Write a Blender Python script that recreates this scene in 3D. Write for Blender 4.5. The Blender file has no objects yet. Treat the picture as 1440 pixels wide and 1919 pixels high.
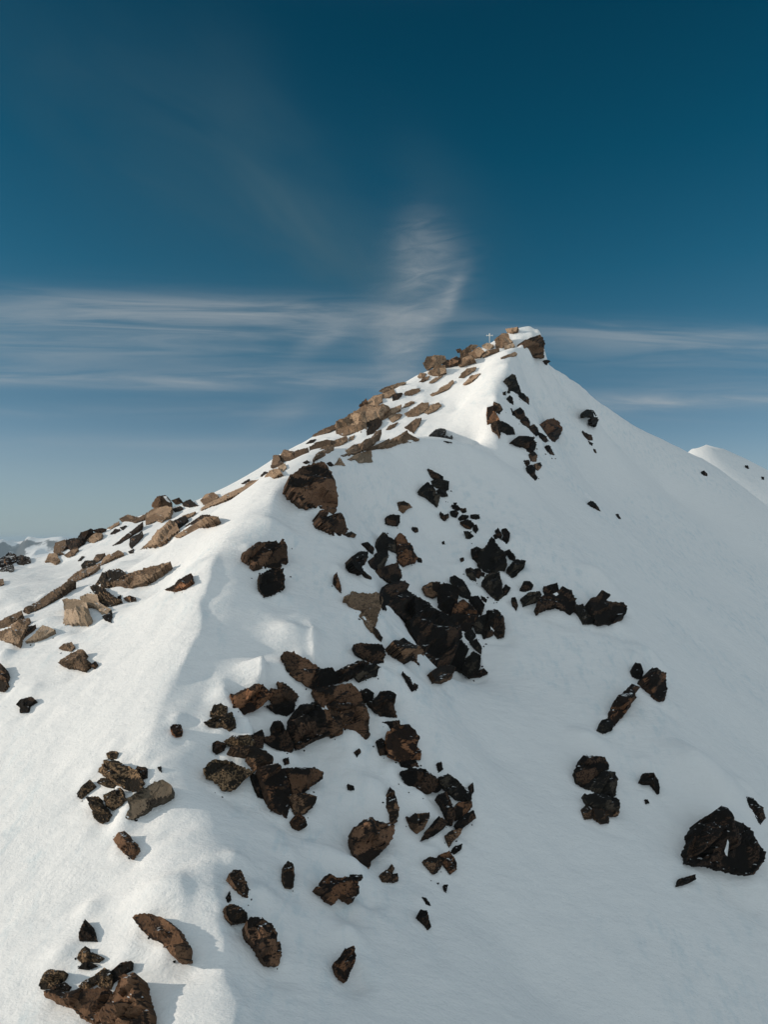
import bpy, bmesh, math, random
import numpy as np
from mathutils import Vector, Matrix
from mathutils.geometry import delaunay_2d_cdt

scene = bpy.context.scene
COL = scene.collection

# ------------------------------------------------------------------ camera
F = 1413.0                       # focal length in pixels of the 1440 x 1919 photograph
CX, CY, HORIZON = 720.0, 959.5, 1010.0
PITCH = math.atan((HORIZON - CY) / F)
cam_data = bpy.data.cameras.new("camera")
cam = bpy.data.objects.new("camera", cam_data)
COL.objects.link(cam)
cam_data.sensor_fit = 'HORIZONTAL'
cam_data.sensor_width = 36.0
cam_data.lens = 36.0 * F / 1440.0
cam_data.clip_start = 0.5
cam_data.clip_end = 120000.0
cam.location = (0, 0, 0)
cam.rotation_euler = (math.pi / 2 + PITCH, 0, 0)
scene.camera = cam

# ------------------------------------------------------------------ light and exposure
SUN_ELEV = math.radians(15.0)
SUN_SIDE = math.radians(5.0)     # the sun stands to the left, a little behind the viewer
sun_dir = Vector((-math.cos(SUN_ELEV) * math.cos(SUN_SIDE), -math.cos(SUN_ELEV) * math.sin(SUN_SIDE), math.sin(SUN_ELEV)))
sun_data = bpy.data.lights.new("sun", 'SUN')
sun_data.energy = 3.2
sun_data.angle = math.radians(0.6)
sun_data.color = (1.0, 0.875, 0.72)
sun = bpy.data.objects.new("sun", sun_data)
COL.objects.link(sun)
sun.rotation_euler = (-sun_dir).to_track_quat('-Z', 'Y').to_euler()
sun.location = (-200, 0, 200)

scene.view_settings.view_transform = 'Standard'
scene.view_settings.look = 'None'
scene.view_settings.gamma = 1.0
scene.view_settings.exposure = 0.0
scene.cycles.max_bounces = 6
scene.cycles.diffuse_bounces = 3

# ------------------------------------------------------------------ sky
world = bpy.data.worlds.new("World")
scene.world = world
world.use_nodes = True
world.cycles.sampling_method = 'MANUAL'
world.cycles.sample_map_resolution = 512
nt = world.node_tree
nt.nodes.clear()


class N:
    """small helper that writes node maths as expressions"""
    def __init__(self, tree):
        self.t = tree

    def new(self, kind, **kw):
        n = self.t.nodes.new(kind)
        for k, v in kw.items():
            setattr(n, k, v)
        return n

    def link(self, a, b):
        if isinstance(a, (int, float)):
            b.default_value = a
        elif isinstance(a, tuple):
            b.default_value = a if len(a) == len(b.default_value) else (*a, 1.0)
        else:
            self.t.links.new(a, b)

    def m(self, op, *args, clamp=False):
        n = self.new('ShaderNodeMath', operation=op, use_clamp=clamp)
        for i, a in enumerate(args):
            self.link(a, n.inputs[i])
        return n.outputs[0]

    def vm(self, op, *args):
        n = self.new('ShaderNodeVectorMath', operation=op)
        for i, a in enumerate(args):
            self.link(a, n.inputs[i])
        return n.outputs[0]

    def xyz(self, x, y, z):
        n = self.new('ShaderNodeCombineXYZ')
        for i, a in enumerate((x, y, z)):
            self.link(a, n.inputs[i])
        return n.outputs[0]

    def noise(self, vec, scale, detail=4.0, rough=0.55, dist=0.0):
        n = self.new('ShaderNodeTexNoise')
        self.link(vec, n.inputs['Vector'])
        n.inputs['Scale'].default_value = scale
        n.inputs['Detail'].default_value = detail
        n.inputs['Roughness'].default_value = rough
        n.inputs['Distortion'].default_value = dist
        return n.outputs['Fac']

    def ramp(self, fac, stops, interp='LINEAR'):
        n = self.new('ShaderNodeValToRGB')
        n.color_ramp.interpolation = interp
        els = n.color_ramp.elements
        while len(els) < len(stops):
            els.new(0.5)
        for e, (p, c) in zip(els, stops):
            e.position = p
            if isinstance(c, (int, float)):
                c = (c, c, c)
            e.color = (*c, 1.0)
        self.link(fac, n.inputs['Fac'])
        return n.outputs['Color']

    def mix(self, fac, a, b, mode='MIX'):
        n = self.new('ShaderNodeMix', data_type='RGBA', blend_type=mode)
        self.link(fac, n.inputs[0])
        self.link(a, n.inputs[6])
        self.link(b, n.inputs[7])
        return n.outputs[2]

    def smooth(self, x, lo, hi):
        n = self.new('ShaderNodeMapRange', interpolation_type='SMOOTHSTEP')
        self.link(x, n.inputs[0])
        n.inputs[1].default_value = lo
        n.inputs[2].default_value = hi
        return n.outputs[0]


w = N(nt)
tc = w.new('ShaderNodeTexCoord')
sep = w.new('ShaderNodeSeparateXYZ')
w.link(tc.outputs['Generated'], sep.inputs[0])
dx, dy, dz = sep.outputs
sky = w.new('ShaderNodeTexSky')
sky.sky_type = 'NISHITA'
sky.sun_disc = False
sky.sun_elevation = SUN_ELEV
sky.sun_rotation = math.radians(270) - SUN_SIDE
sky.altitude = 3000.0
sky.air_density = 1.0
sky.dust_density = 0.6
sky.ozone_density = 2.0
# the air: deep blue overhead in front, paler towards the horizon, with added unseen brightness behind the viewer and overhead to fill the shade
up = w.m('MAXIMUM', dz, 0.0)
tint = w.ramp(up, [(0.0, (0.62, 0.66, 0.72)), (0.09, (0.62, 0.64, 0.62)), (0.17, (0.46, 0.60, 0.56)), (0.24, (0.27, 0.58, 0.55)), (0.33, (0.11, 0.52, 0.51)),
                   (0.45, (0.024, 0.45, 0.455)), (0.58, (0.012, 0.38, 0.39)), (0.78, (0.5, 0.62, 0.62))])
clear = w.mix(1.0, sky.outputs[0], tint, 'MULTIPLY')
low = w.m('SUBTRACT', 1.0, w.smooth(dz, -0.02, 0.17))
clear = w.mix(w.m('MULTIPLY', low, 0.85), clear, (2.35, 3.0, 3.3))
sidev = w.m('MULTIPLY', w.smooth(dx, 0.1, -0.65), w.smooth(dz, 0.7, 0.2))
clear = w.mix(w.m('MULTIPLY', sidev, 0.03), clear, (2.2, 2.9, 3.0))
# high cirrus, placed by direction: tangent of the bearing (right) and of the height
fy = w.m('MAXIMUM', dy, 0.05)
ga, gb = w.m('DIVIDE', dx, fy), w.m('DIVIDE', dz, fy)
gv = w.xyz(ga, gb, 0.0)


def stretched(rot, sx, sy, scale, detail=4.0, dist=0.6):
    mp = w.new('ShaderNodeMapping')
    mp.inputs['Rotation'].default_value = (0, 0, rot)
    w.link(gv, mp.inputs[0])
    m2 = w.new('ShaderNodeMapping')
    m2.inputs['Scale'].default_value = (sx, sy, 1)
    w.link(mp.outputs[0], m2.inputs[0])
    return w.noise(m2.outputs[0], scale, detail, 0.6, dist)


flat_streak = w.m('ADD', 0.22, w.m('MULTIPLY', 0.78, w.smooth(stretched(0.02, 0.8, 10.0, 4.2, 6.0, 0.8), 0.30, 0.70)))
slant_streak = w.m('ADD', 0.35, w.m('MULTIPLY', 0.65, w.smooth(stretched(0.62, 1.1, 3.0, 3.0), 0.28, 0.75)))
ripple_streak = w.m('ADD', 0.40, w.m('MULTIPLY', 0.60, w.smooth(stretched(-0.12, 3.0, 11.0, 5.0, 5.0, 0.8), 0.25, 0.75)))
#            bearing  height  slant  length width strength texture
VEILS = [(-0.25, 0.50, -40, 0.36, 0.11, 0.34, slant_streak), (-0.06, 0.385, -34, 0.17, 0.05, 0.36, slant_streak), (-0.16, 0.56, -60, 0.22, 0.07, 0.14, slant_streak), (0.08, 0.47, -50, 0.12, 0.05, 0.16, slant_streak)]
WISPS = [
         (0.055, 0.375, -82, 0.055, 0.036, 0.30, ripple_streak), (0.035, 0.32, 84, 0.075, 0.030, 0.20, ripple_streak), (0.090, 0.325, 66, 0.034, 0.010, 0.34, ripple_streak),
         (0.058, 0.285, 58, 0.050, 0.015, 0.36, ripple_streak), (0.015, 0.255, -80, 0.07, 0.034, 0.30, ripple_streak), (0.085, 0.37, -60, 0.06, 0.04, 0.12, ripple_streak),
         (-0.42, 0.312, -2, 0.30, 0.020, 0.24, flat_streak), (-0.16, 0.306, -1, 0.24, 0.011, 0.22, flat_streak), (-0.42, 0.285, 0, 0.32, 0.04, 0.26, flat_streak), (-0.16, 0.285, 0, 0.20, 0.03, 0.22, flat_streak),
         (-0.38, 0.212, -1, 0.34, 0.010, 0.36, flat_streak), (-0.12, 0.213, 1, 0.20, 0.020, 0.28, flat_streak), (-0.46, 0.245, 0, 0.26, 0.03, 0.2, flat_streak),
         (-0.085, 0.265, 30, 0.045, 0.013, 0.24, ripple_streak), (-0.13, 0.17, 25, 0.05, 0.016, 0.16, ripple_streak), (-0.30, 0.125, -1, 0.34, 0.012, 0.16, flat_streak), (-0.34, 0.17, 0, 0.3, 0.01, 0.16, flat_streak),
         (0.38, 0.272, -2, 0.24, 0.016, 0.30, flat_streak), (0.40, 0.25, -2, 0.26, 0.03, 0.24, flat_streak), (0.42, 0.181, 0, 0.24, 0.008, 0.46, flat_streak), (0.42, 0.185, 0, 0.24, 0.022, 0.28, flat_streak)]


def gather(wisps):
    total = 0.0
    for (a0, b0, deg, ln, wd, amt, tex) in wisps:
        c_, s_ = math.cos(math.radians(deg)), math.sin(math.radians(deg))
        da, db = w.m('SUBTRACT', ga, a0), w.m('SUBTRACT', gb, b0)
        p = w.m('DIVIDE', w.m('ADD', w.m('MULTIPLY', da, c_), w.m('MULTIPLY', db, s_)), ln)
        q = w.m('DIVIDE', w.m('SUBTRACT', w.m('MULTIPLY', db, c_), w.m('MULTIPLY', da, s_)), wd)
        e = w.m('EXPONENT', w.m('MULTIPLY', w.m('ADD', w.m('MULTIPLY', p, p), w.m('MULTIPLY', q, q)), -1.0))
        total = w.m('ADD', total, w.m('MULTIPLY', w.m('MULTIPLY', e, tex), amt))
    return total


cloud, thin = gather(WISPS), gather(VEILS)
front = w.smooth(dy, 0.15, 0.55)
cloud = w.m('MINIMUM', w.m('MULTIPLY', cloud, front), 0.8)
clear = w.mix(w.m('MULTIPLY', thin, front), clear, (0.52, 1.05, 1.38))
clear = w.mix(cloud, clear, (3.6, 3.75, 3.8))
fill_sky = w.m('MULTIPLY', w.m('SUBTRACT', 1.0, front), w.smooth(dz, -0.05, 0.05))  # unseen bright sky behind the viewer, added as fill light for the shade
clear = w.mix(w.m('MULTIPLY', fill_sky, 0.8), clear, (4.5, 5.08, 5.25))
out = w.new('ShaderNodeOutputWorld')
bg = w.new('ShaderNodeBackground')
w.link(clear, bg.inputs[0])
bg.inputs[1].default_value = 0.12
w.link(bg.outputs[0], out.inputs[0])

# ------------------------------------------------------------------ the shape of the mountain
def ray(u, v):
    x = (u - CX) / F
    y = (CY - v) / F
    c, s = math.cos(PITCH), math.sin(PITCH)
    dY = c - y * s
    dZ = s + y * c
    return x / dY, dZ / dY       # X and Z per metre of depth Y


def at(u, v, d):
    x, z = ray(u, v)
    return (x * d, d, z * d)


def poly3(pts, step=4.0):
    """points strung every few metres along a 3D polyline"""
    out = []
    for a, b in zip(pts[:-1], pts[1:]):
        a, b = np.array(a), np.array(b)
        n = max(1, int(np.linalg.norm(b - a) / step))
        for i in range(n):
            out.append(tuple(a + (b - a) * i / n))
    out.append(tuple(pts[-1]))
    return out


crest = [at(*p) for p in [(440, 2400, 29), (436, 2100, 35), (432, 1919, 40), (425, 1800, 43.3), (408, 1700, 46.3), (390, 1620, 49), (352, 1540, 52.5),
                          (300, 1440, 57), (287, 1390, 59.5), (300, 1330, 62.5), (340, 1260, 66.5), (376, 1190, 70.5), (386, 1130, 75),
                          (398, 1060, 81), (425, 1015, 86.5), (480, 965, 93), (530, 910, 100), (570, 880, 105)]]
cy_ = np.array([p[1] for p in crest])
cx_ = np.array([p[0] for p in crest])
cz_ = np.array([p[2] for p in crest])


def below_crest(u, v, g):
    """the point on a pixel's ray that lies g metres lower for each metre to the right of the crest"""
    rx, rz = ray(u, v)
    d = np.linspace(30, 104, 4000)
    h = np.interp(d, cy_, cz_) - g * np.abs(rx * d - np.interp(d, cy_, cx_))
    k = np.nonzero(h - rz * d > 0)[0]
    return at(u, v, d[k[0]] if len(k) else 104)


def face(u, v, off=0.0):
    """the point on a pixel's ray on the plane of the shaded flank, raised by off"""
    rx, rz = ray(u, v)
    d = (-25.7 - 0.525 * 40 - 0.55 * 8 + off) / (rz - 0.525 + 0.55 * rx)
    return at(u, v, d)


shoulder = [at(*p) for p in [(570, 880, 105), (610, 872, 108), (660, 872, 114), (740, 853, 124), (820, 832, 133), (880, 842, 136), (945, 869, 139)]]
bowl_edge = [below_crest(*p) for p in [(640, 1000, .36), (680, 1060, .36), (712, 1125, .36), (722, 1190, .37), (775, 1300, .38), (828, 1380, .39),
                                       (878, 1480, .40), (895, 1560, .42), (900, 1700, .43), (900, 1919, .44)]]
dome_rib = [at(945, 868, 139), face(1010, 930, 3.2), face(1060, 1010, 2.4), face(1110, 1070, 2), face(1160, 1130, 1.8), face(1200, 1230, 1.6),
            face(1240, 1330, 1.5), face(1285, 1405, 1.4), face(1330, 1480, 1.3), face(1440, 1610, 1.2)]
spur = [at(*p) for p in [(945, 868, 141), (925, 820, 146), (912, 775, 151), (930, 730, 158), (950, 695, 165), (968, 672, 174), (978, 648, 181)]]
sky_left = [at(*p) for p in [(-200, 1075, 138), (-80, 1060, 140), (0, 1052, 142), (40, 1050, 143), (62, 1052, 143), (100, 1046, 145), (180, 1010, 150), (240, 982, 153), (300, 964, 155), (370, 950, 157), (400, 938, 158),
                             (450, 907, 161), (510, 865, 165), (580, 826, 170), (640, 792, 175), (720, 737, 180), (800, 696, 185), (870, 670, 187),
                             (925, 642, 188), (962, 622, 189), (985, 621, 189), (1003, 623, 189)]]
sky_right = [at(*p) for p in [(1003, 622, 189), (1014, 632, 189.5), (1022, 680, 190), (1060, 704, 197), (1100, 734, 206), (1150, 776, 217), (1200, 812, 228), (1240, 842, 238),
                              (1275, 853, 247), (1300, 858, 249), (1325, 872, 248), (1380, 918, 245), (1440, 972, 240), (1520, 1040, 236)]]
far_ridge = [at(*p) for p in [(1200, 930, 318), (1250, 892, 322), (1285, 847, 328), (1315, 833, 332), (1345, 837, 337), (1385, 858, 343), (1440, 898, 348), (1560, 960, 352), (1750, 1100, 350)]]
pts = []
for line in (crest, shoulder, bowl_edge, dome_rib, spur, sky_left, sky_right, far_ridge):
    pts += poly3(line, 3.0)
# the left, sunlit flank
pts += [below_crest(*p) for p in [(200, 1919, .2), (0, 1919, .22), (-200, 1919, .25), (0, 1700, .3), (200, 1650, .28), (0, 1500, .38), (150, 1500, .34), (230, 1420, .3),
                                  (0, 1300, .34), (150, 1300, .36), (0, 1200, .36), (200, 1200, .40), (300, 1180, .36), (-200, 1500, .42), (-250, 1250, .4)]]
pts += [at(*p) for p in [(0, 1110, 98), (100, 1120, 96), (200, 1110, 92), (300, 1110, 88), (0, 1075, 116), (100, 1085, 110), (200, 1060, 112), (300, 1040, 108),
                         (350, 990, 112), (400, 965, 116), (250, 1005, 130), (330, 965, 140), (180, 1035, 128), (90, 1065, 128), (450, 930, 122), (500, 895, 135),
                         (560, 862, 140), (620, 855, 138), (690, 858, 140), (760, 835, 148), (840, 822, 150), (890, 835, 148), (860, 770, 164), (930, 760, 152.5),
                         (700, 800, 164), (780, 770, 168), (820, 730, 176), (900, 700, 176), (640, 830, 158), (570, 845, 156), (960, 660, 182), (-200, 1130, 105)]]
# the hollow right of the shoulder and the dome's own face
pts += [at(*p) for p in [(655, 925, 110), (690, 960, 111.5), (722, 1005, 109), (760, 930, 119), (820, 900, 128), (860, 960, 123), (800, 1000, 117), (880, 870, 134)]]
pts += [below_crest(*p) for p in [(500, 1100, .28), (600, 1100, .33), (550, 1000, .3), (480, 1200, .26), (600, 1230, .28), (400, 1300, .2), (400, 1450, .28), (470, 1400, .28), (600, 1420, .38),
                                  (420, 1600, .22), (560, 1600, .36), (700, 1600, .42), (700, 1420, .42), (500, 1800, .36), (650, 1850, .40), (780, 1750, .42)]]
# gully between the bowl edge and the dome rib
pts += [at(*p) for p in [(760, 1120, 100), (775, 1165, 96), (830, 1270, 89.5), (850, 1060, 110), (930, 1060, 111), (930, 1150, 101.5), (1000, 1120, 106)]]
pts += [face(*p) for p in [(960, 1000, 1.5), (900, 1300, -4.2), (960, 1220, -3.6), (930, 1420, -3.6), (1050, 1250, -2), (1100, 1400, -1.8), (1200, 1600, -1.6), (1000, 1600, -2.4), (1000, 1850, -2.2),
                           (1200, 1850, -1.2), (1440, 1850, -.8), (1440, 2200, -.8), (1650, 1800, -.5), (1200, 1000, -.8), (1300, 1200, -.8), (1400, 1400, -.6), (1100, 900, 1.2),
                           (1000, 760, 9.6), (1050, 770, 10.5), (1000, 850, 5.6), (1050, 850, 5.5), (1120, 800, 6.8), (1020, 700, 14.5), (1150, 900, 2.0), (1250, 920, 0.3), (1350, 1000, 0), (1440, 1050, -.4),
                           (1440, 1200, -.8), (1600, 1200, -1), (1650, 1450, -.6)]]
pts += [(p[0] + 6, p[1] + 22, p[2] - 11) for p in poly3(sky_right[8:], 5.0)]
pts += poly3([at(1345, 842, 333), at(1378, 868, 325), at(1412, 897, 315), at(1440, 922, 306), at(1500, 985, 290)], 4.0)
pts += [at(960, 632, 187.5), at(985, 632, 186.5), at(1003, 634, 186.5), at(975, 619, 193), at(1000, 621, 193), at(990, 655, 181), at(1012, 690, 184)]
# beyond the skylines the ground drops away
for p in poly3(sky_left, 9.0):
    pts += [(p[0] - 4, p[1] + 22, p[2] - 19), (p[0] - 8, p[1] + 60, p[2] - 52)]
for p in poly3(sky_right[:9], 12.0) + poly3(far_ridge, 12.0):
    pts += [(p[0] + 8, p[1] + 26, p[2] - 15)] + ([(p[0] + 14, p[1] + 70, p[2] - 50)] if p[1] < 200 or p[1] > 300 else [])
pts += [(0, 12, -43), (-40, 12, -46), (40, 12, -62), (-60, 40, -38), (-75, 80, -34), (-95, 110, -30), (80, 20, -85), (110, 70, -80)]
P = np.array(pts)
# drop points that all but coincide
keep = []
for i in range(len(P)):
    if all(np.hypot(*(P[i, :2] - P[j, :2])) > 1.1 for j in keep):
        keep.append(i)
P = P[keep]
C0 = 0.7


def kernel(r2):
    return -np.sqrt(r2 + C0 * C0)


n_ = len(P)
A = np.zeros((n_ + 3, n_ + 3))
d2 = ((P[:, None, :2] - P[None, :, :2]) ** 2).sum(-1)
A[:n_, :n_] = kernel(d2) + np.eye(n_) * -0.10
A[:n_, n_] = 1
A[:n_, n_ + 1:] = P[:, :2]
A[n_:, :n_] = A[:n_, n_:].T
W = np.linalg.solve(A, np.concatenate([P[:, 2], np.zeros(3)]))


def rbf(x, y):
    out = np.empty(x.shape)
    fx, fy, fo = x.ravel(), y.ravel(), out.ravel()
    for k in range(0, fx.size, 20000):
        xs, ys = fx[k:k + 20000], fy[k:k + 20000]
        r2 = (xs[:, None] - P[None, :, 0]) ** 2 + (ys[:, None] - P[None, :, 1]) ** 2
        fo[k:k + 20000] = kernel(r2) @ W[:n_] + W[n_] + W[n_ + 1] * xs + W[n_ + 2] * ys
    return fo.reshape(x.shape)


rng = np.random.default_rng(11)
LAT = rng.random((256, 256)) * 2 - 1


def vnoise(x, y, s):
    x, y = x / s, y / s
    i, j = np.floor(x).astype(int), np.floor(y).astype(int)
    fx, fy = x - i, y - j
    fx, fy = fx * fx * fx * (fx * (fx * 6 - 15) + 10), fy * fy * fy * (fy * (fy * 6 - 15) + 10)
    g = lambda a, b: LAT[a % 256, b % 256]
    return (g(i, j) * (1 - fx) + g(i + 1, j) * fx) * (1 - fy) + (g(i, j + 1) * (1 - fx) + g(i + 1, j + 1) * fx) * fy


# grid lines: fine where the camera is near, coarse far off
def graded(lo, hi, step, outer_lo, outer_hi):
    mid = list(np.arange(lo, hi + 1e-6, step))
    a, s = [], step
    p = lo
    while p > outer_lo:
        s *= 1.12
        p -= s
        a.append(p)
    b, s = [], step
    p = hi
    while p < outer_hi:
        s *= 1.12
        p += s
        b.append(p)
    return np.array(a[::-1] + mid + b)


BOX = (-95.0, 205.0, 14.0, 420.0)
gx = graded(-80, 70, 0.27, -900, 900)
ys, s = [28.0], 0.2
while ys[-1] < 360:
    ys.append(ys[-1] + max(0.2, 0.0042 * ys[-1]))
gy = graded(28, 28, 0.25, -500, 28)[:-1].tolist() + ys + [361 + 1.5 * 1.13 ** k * (1 + k * .2) for k in range(1, 38)]
gy = np.array(gy)
GX, GY = np.meshgrid(gx, gy)
bx, by = np.clip(GX, BOX[0], BOX[1]), np.clip(GY, BOX[2], BOX[3])
H = rbf(bx, by)
outd = np.hypot(GX - bx, GY - by)
# wind-worked snow
det = 0.30 * vnoise(GX, GY, 17) + 0.13 * vnoise(GX + 40, GY * 1.2, 6.3) + 0.05 * vnoise(GX * 1.3, GY * .8 + 9, 2.3)
ca, sa = math.cos(.5), math.sin(.5)
rx_, ry_ = GX * ca + GY * sa, -GX * sa + GY * ca
det += 0.045 * vnoise(rx_ * .35, ry_, 1.1) + 0.02 * vnoise(rx_ * .4 + 5, ry_, .55)
# runnels that the slope sheds its snow by, right of the crest
al, ac = GX * .72 - GY * .69, GX * .69 + GY * .72
mask_ = np.clip((GX - np.interp(GY, cy_, cx_) - 3) / 12, 0, 1)
det += mask_ * (0.16 * vnoise(al / 26, ac / 4.2 + vnoise(GX, GY, 9) * .5, 1) + 0.05 * vnoise(al / 11 + 3, ac / 1.5, 1))
H = H + det - 0.62 * outd + 0.06 * outd * vnoise(GX, GY, 90) * np.minimum(1, outd / 60)
VALLEY = -260.0
H = np.maximum(H, VALLEY - 6)


def hgt(x, y):
    x = np.clip(x, gx[0], gx[-1] - 1e-6)
    y = np.clip(y, gy[0], gy[-1] - 1e-6)
    i = np.clip(np.searchsorted(gx, x, side='right') - 1, 0, len(gx) - 2)
    j = np.clip(np.searchsorted(gy, y, side='right') - 1, 0, len(gy) - 2)
    fx = (x - gx[i]) / (gx[i + 1] - gx[i])
    fy = (y - gy[j]) / (gy[j + 1] - gy[j])
    return (H[j, i] * (1 - fx) + H[j, i + 1] * fx) * (1 - fy) + (H[j + 1, i] * (1 - fx) + H[j + 1, i + 1] * fx) * fy


DS = np.concatenate([np.arange(25, 120, .12), np.arange(120, 400, .25)])


def hits(uv):
    """depth at which each pixel's ray first meets the snow (nan where it meets none)"""
    res = np.full(len(uv), np.nan)
    for k, (u, v) in enumerate(uv):
        rx, rz = ray(u, v)
        below = hgt(rx * DS, DS) > rz * DS
        i = int(np.argmax(below))
        if below[i] and i > 0:
            d0, d1 = DS[i - 1], DS[i]
            e0 = rz * d0 - hgt(np.array([rx * d0]), np.array([d0]))[0]
            e1 = rz * d1 - hgt(np.array([rx * d1]), np.array([d1]))[0]
            res[k] = d0 + (d1 - d0) * e0 / (e0 - e1)
    return res


# wind lips and drifts along lines drawn on the slope: a sharp crest, gentle on the sunny side, steep on the other
def lip(uv, amp, wl, wr, ends=(0.0, 0.0)):
    global H
    d = hits(uv)
    line = [at(u, v, k)[:2] for (u, v), k in zip(uv, d) if np.isfinite(k)]
    line = np.array([p[:2] for p in poly3([(a, b, 0) for a, b in line], 1.0)])
    lo, hi = line.min(0) - 8, line.max(0) + 8
    i0, i1 = np.searchsorted(gx, [lo[0], hi[0]])
    j0, j1 = np.searchsorted(gy, [lo[1], hi[1]])
    X, Y = GX[j0:j1, i0:i1], GY[j0:j1, i0:i1]
    best = np.full(X.shape, 1e9)
    side = np.zeros(X.shape)
    along = np.zeros(X.shape)
    n = len(line) - 1
    for k in range(n):
        a, b = line[k], line[k + 1]
        t = np.clip(((X - a[0]) * (b[0] - a[0]) + (Y - a[1]) * (b[1] - a[1])) / max(((b - a) ** 2).sum(), 1e-9), 0, 1)
        qx, qy = a[0] + t * (b[0] - a[0]), a[1] + t * (b[1] - a[1])
        r = np.hypot(X - qx, Y - qy)
        nearer = r < best
        best = np.where(nearer, r, best)
        side = np.where(nearer, (b[0] - a[0]) * (Y - a[1]) - (b[1] - a[1]) * (X - a[0]), side)
        along = np.where(nearer, (k + t) / n, along)
    up = -1.0 if line[-1, 1] > line[0, 1] else 1.0      # which side of the line lies to the right
    sgn = np.where(side * up > 0, best, -best) + 0.45 * vnoise(X, Y, 3.1) + 0.18 * vnoise(X, Y, 1.1)
    right = sgn > 0
    best = np.abs(sgn)
    wdt = np.where(right, wr, wl)
    A = amp * (0.85 + 0.3 * vnoise(X, Y, 4.0))
    if ends[0]:
        k_ = np.clip(along / ends[0], 0, 1)
        A = A * k_ * k_ * (3 - 2 * k_)
    if ends[1]:
        k_ = np.clip((1 - along) / ends[1], 0, 1)
        A = A * k_ * k_ * (3 - 2 * k_)
    H[j0:j1, i0:i1] += A * np.exp(-np.sqrt((best / wdt) ** 2 + 0.03) + 0.17)


lip([(440, 2000), (434, 1919), (428, 1800), (412, 1700), (396, 1640), (385, 1600)], 0.55, 2.6, 0.6, (0, .4))
lip([(318, 1625), (334, 1680), (345, 1750), (340, 1830)], 0.6, 3.0, 0.9, (.45, .35))
lip([(280, 1415), (290, 1380), (305, 1330)], 0.35, 2.2, 0.8, (.3, .3))
lip([(297, 1345), (340, 1260), (374, 1190), (384, 1130), (396, 1060), (425, 1015)], 0.6, 2.6, 0.6, (.15, .3))
lip([(405, 1255), (425, 1300), (448, 1350), (478, 1420), (500, 1490)], 1.8, 1.7, 0.45, (.45, .3))
lip([(472, 1238), (488, 1275), (497, 1305)], 1.8, 1.1, 0.4, (.65, .05))
lip([(945, 868), (1010, 930), (1060, 1010), (1110, 1070), (1160, 1130)], 0.45, 4.0, 1.2, (.1, .2))
lip([(1160, 1130), (1200, 1230), (1240, 1330), (1285, 1405), (1330, 1480), (1390, 1550)], 0.35, 3.0, 1.2, (.2, .2))
lip([(640, 1000), (680, 1060), (712, 1125), (722, 1190), (775, 1300), (828, 1380)], 0.5, 3.0, 0.9, (.2, .2))
lip([(640, 1700), (665, 1750), (705, 1810), (720, 1850)], 0.25, 1.5, 0.7, (.3, .3))
lip([(584, 1155), (590, 1205), (596, 1262)], 1.15, 0.5, 0.4, (.6, .15))

def grid_object(name, gx, gy, H, mat):
    ny, nx = H.shape
    X, Y = np.meshgrid(gx, gy)
    co = np.stack([X, Y, H], -1).reshape(-1, 3)
    idx = np.arange(nx * ny).reshape(ny, nx)
    q = np.stack([idx[:-1, :-1], idx[:-1, 1:], idx[1:, 1:], idx[1:, :-1]], -1).reshape(-1, 4)
    me = bpy.data.meshes.new(name)
    me.vertices.add(len(co))
    me.vertices.foreach_set('co', co.ravel().astype(np.float32))
    me.loops.add(q.size)
    me.loops.foreach_set('vertex_index', q.ravel().astype(np.int32))
    me.polygons.add(len(q))
    me.polygons.foreach_set('loop_start', np.arange(0, q.size, 4, dtype=np.int32))
    me.polygons.foreach_set('use_smooth', np.ones(len(q), dtype=bool))
    me.update()
    me.validate()
    o = bpy.data.objects.new(name, me)
    me.materials.append(mat)
    COL.objects.link(o)
    return o


def new_mat(name):
    m = bpy.data.materials.new(name)
    m.use_nodes = True
    m.node_tree.nodes.clear()
    n = N(m.node_tree)
    b = n.new('ShaderNodeBsdfPrincipled')
    o = n.new('ShaderNodeOutputMaterial')
    n.link(b.outputs[0], o.inputs[0])
    return m, n, b


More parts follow.
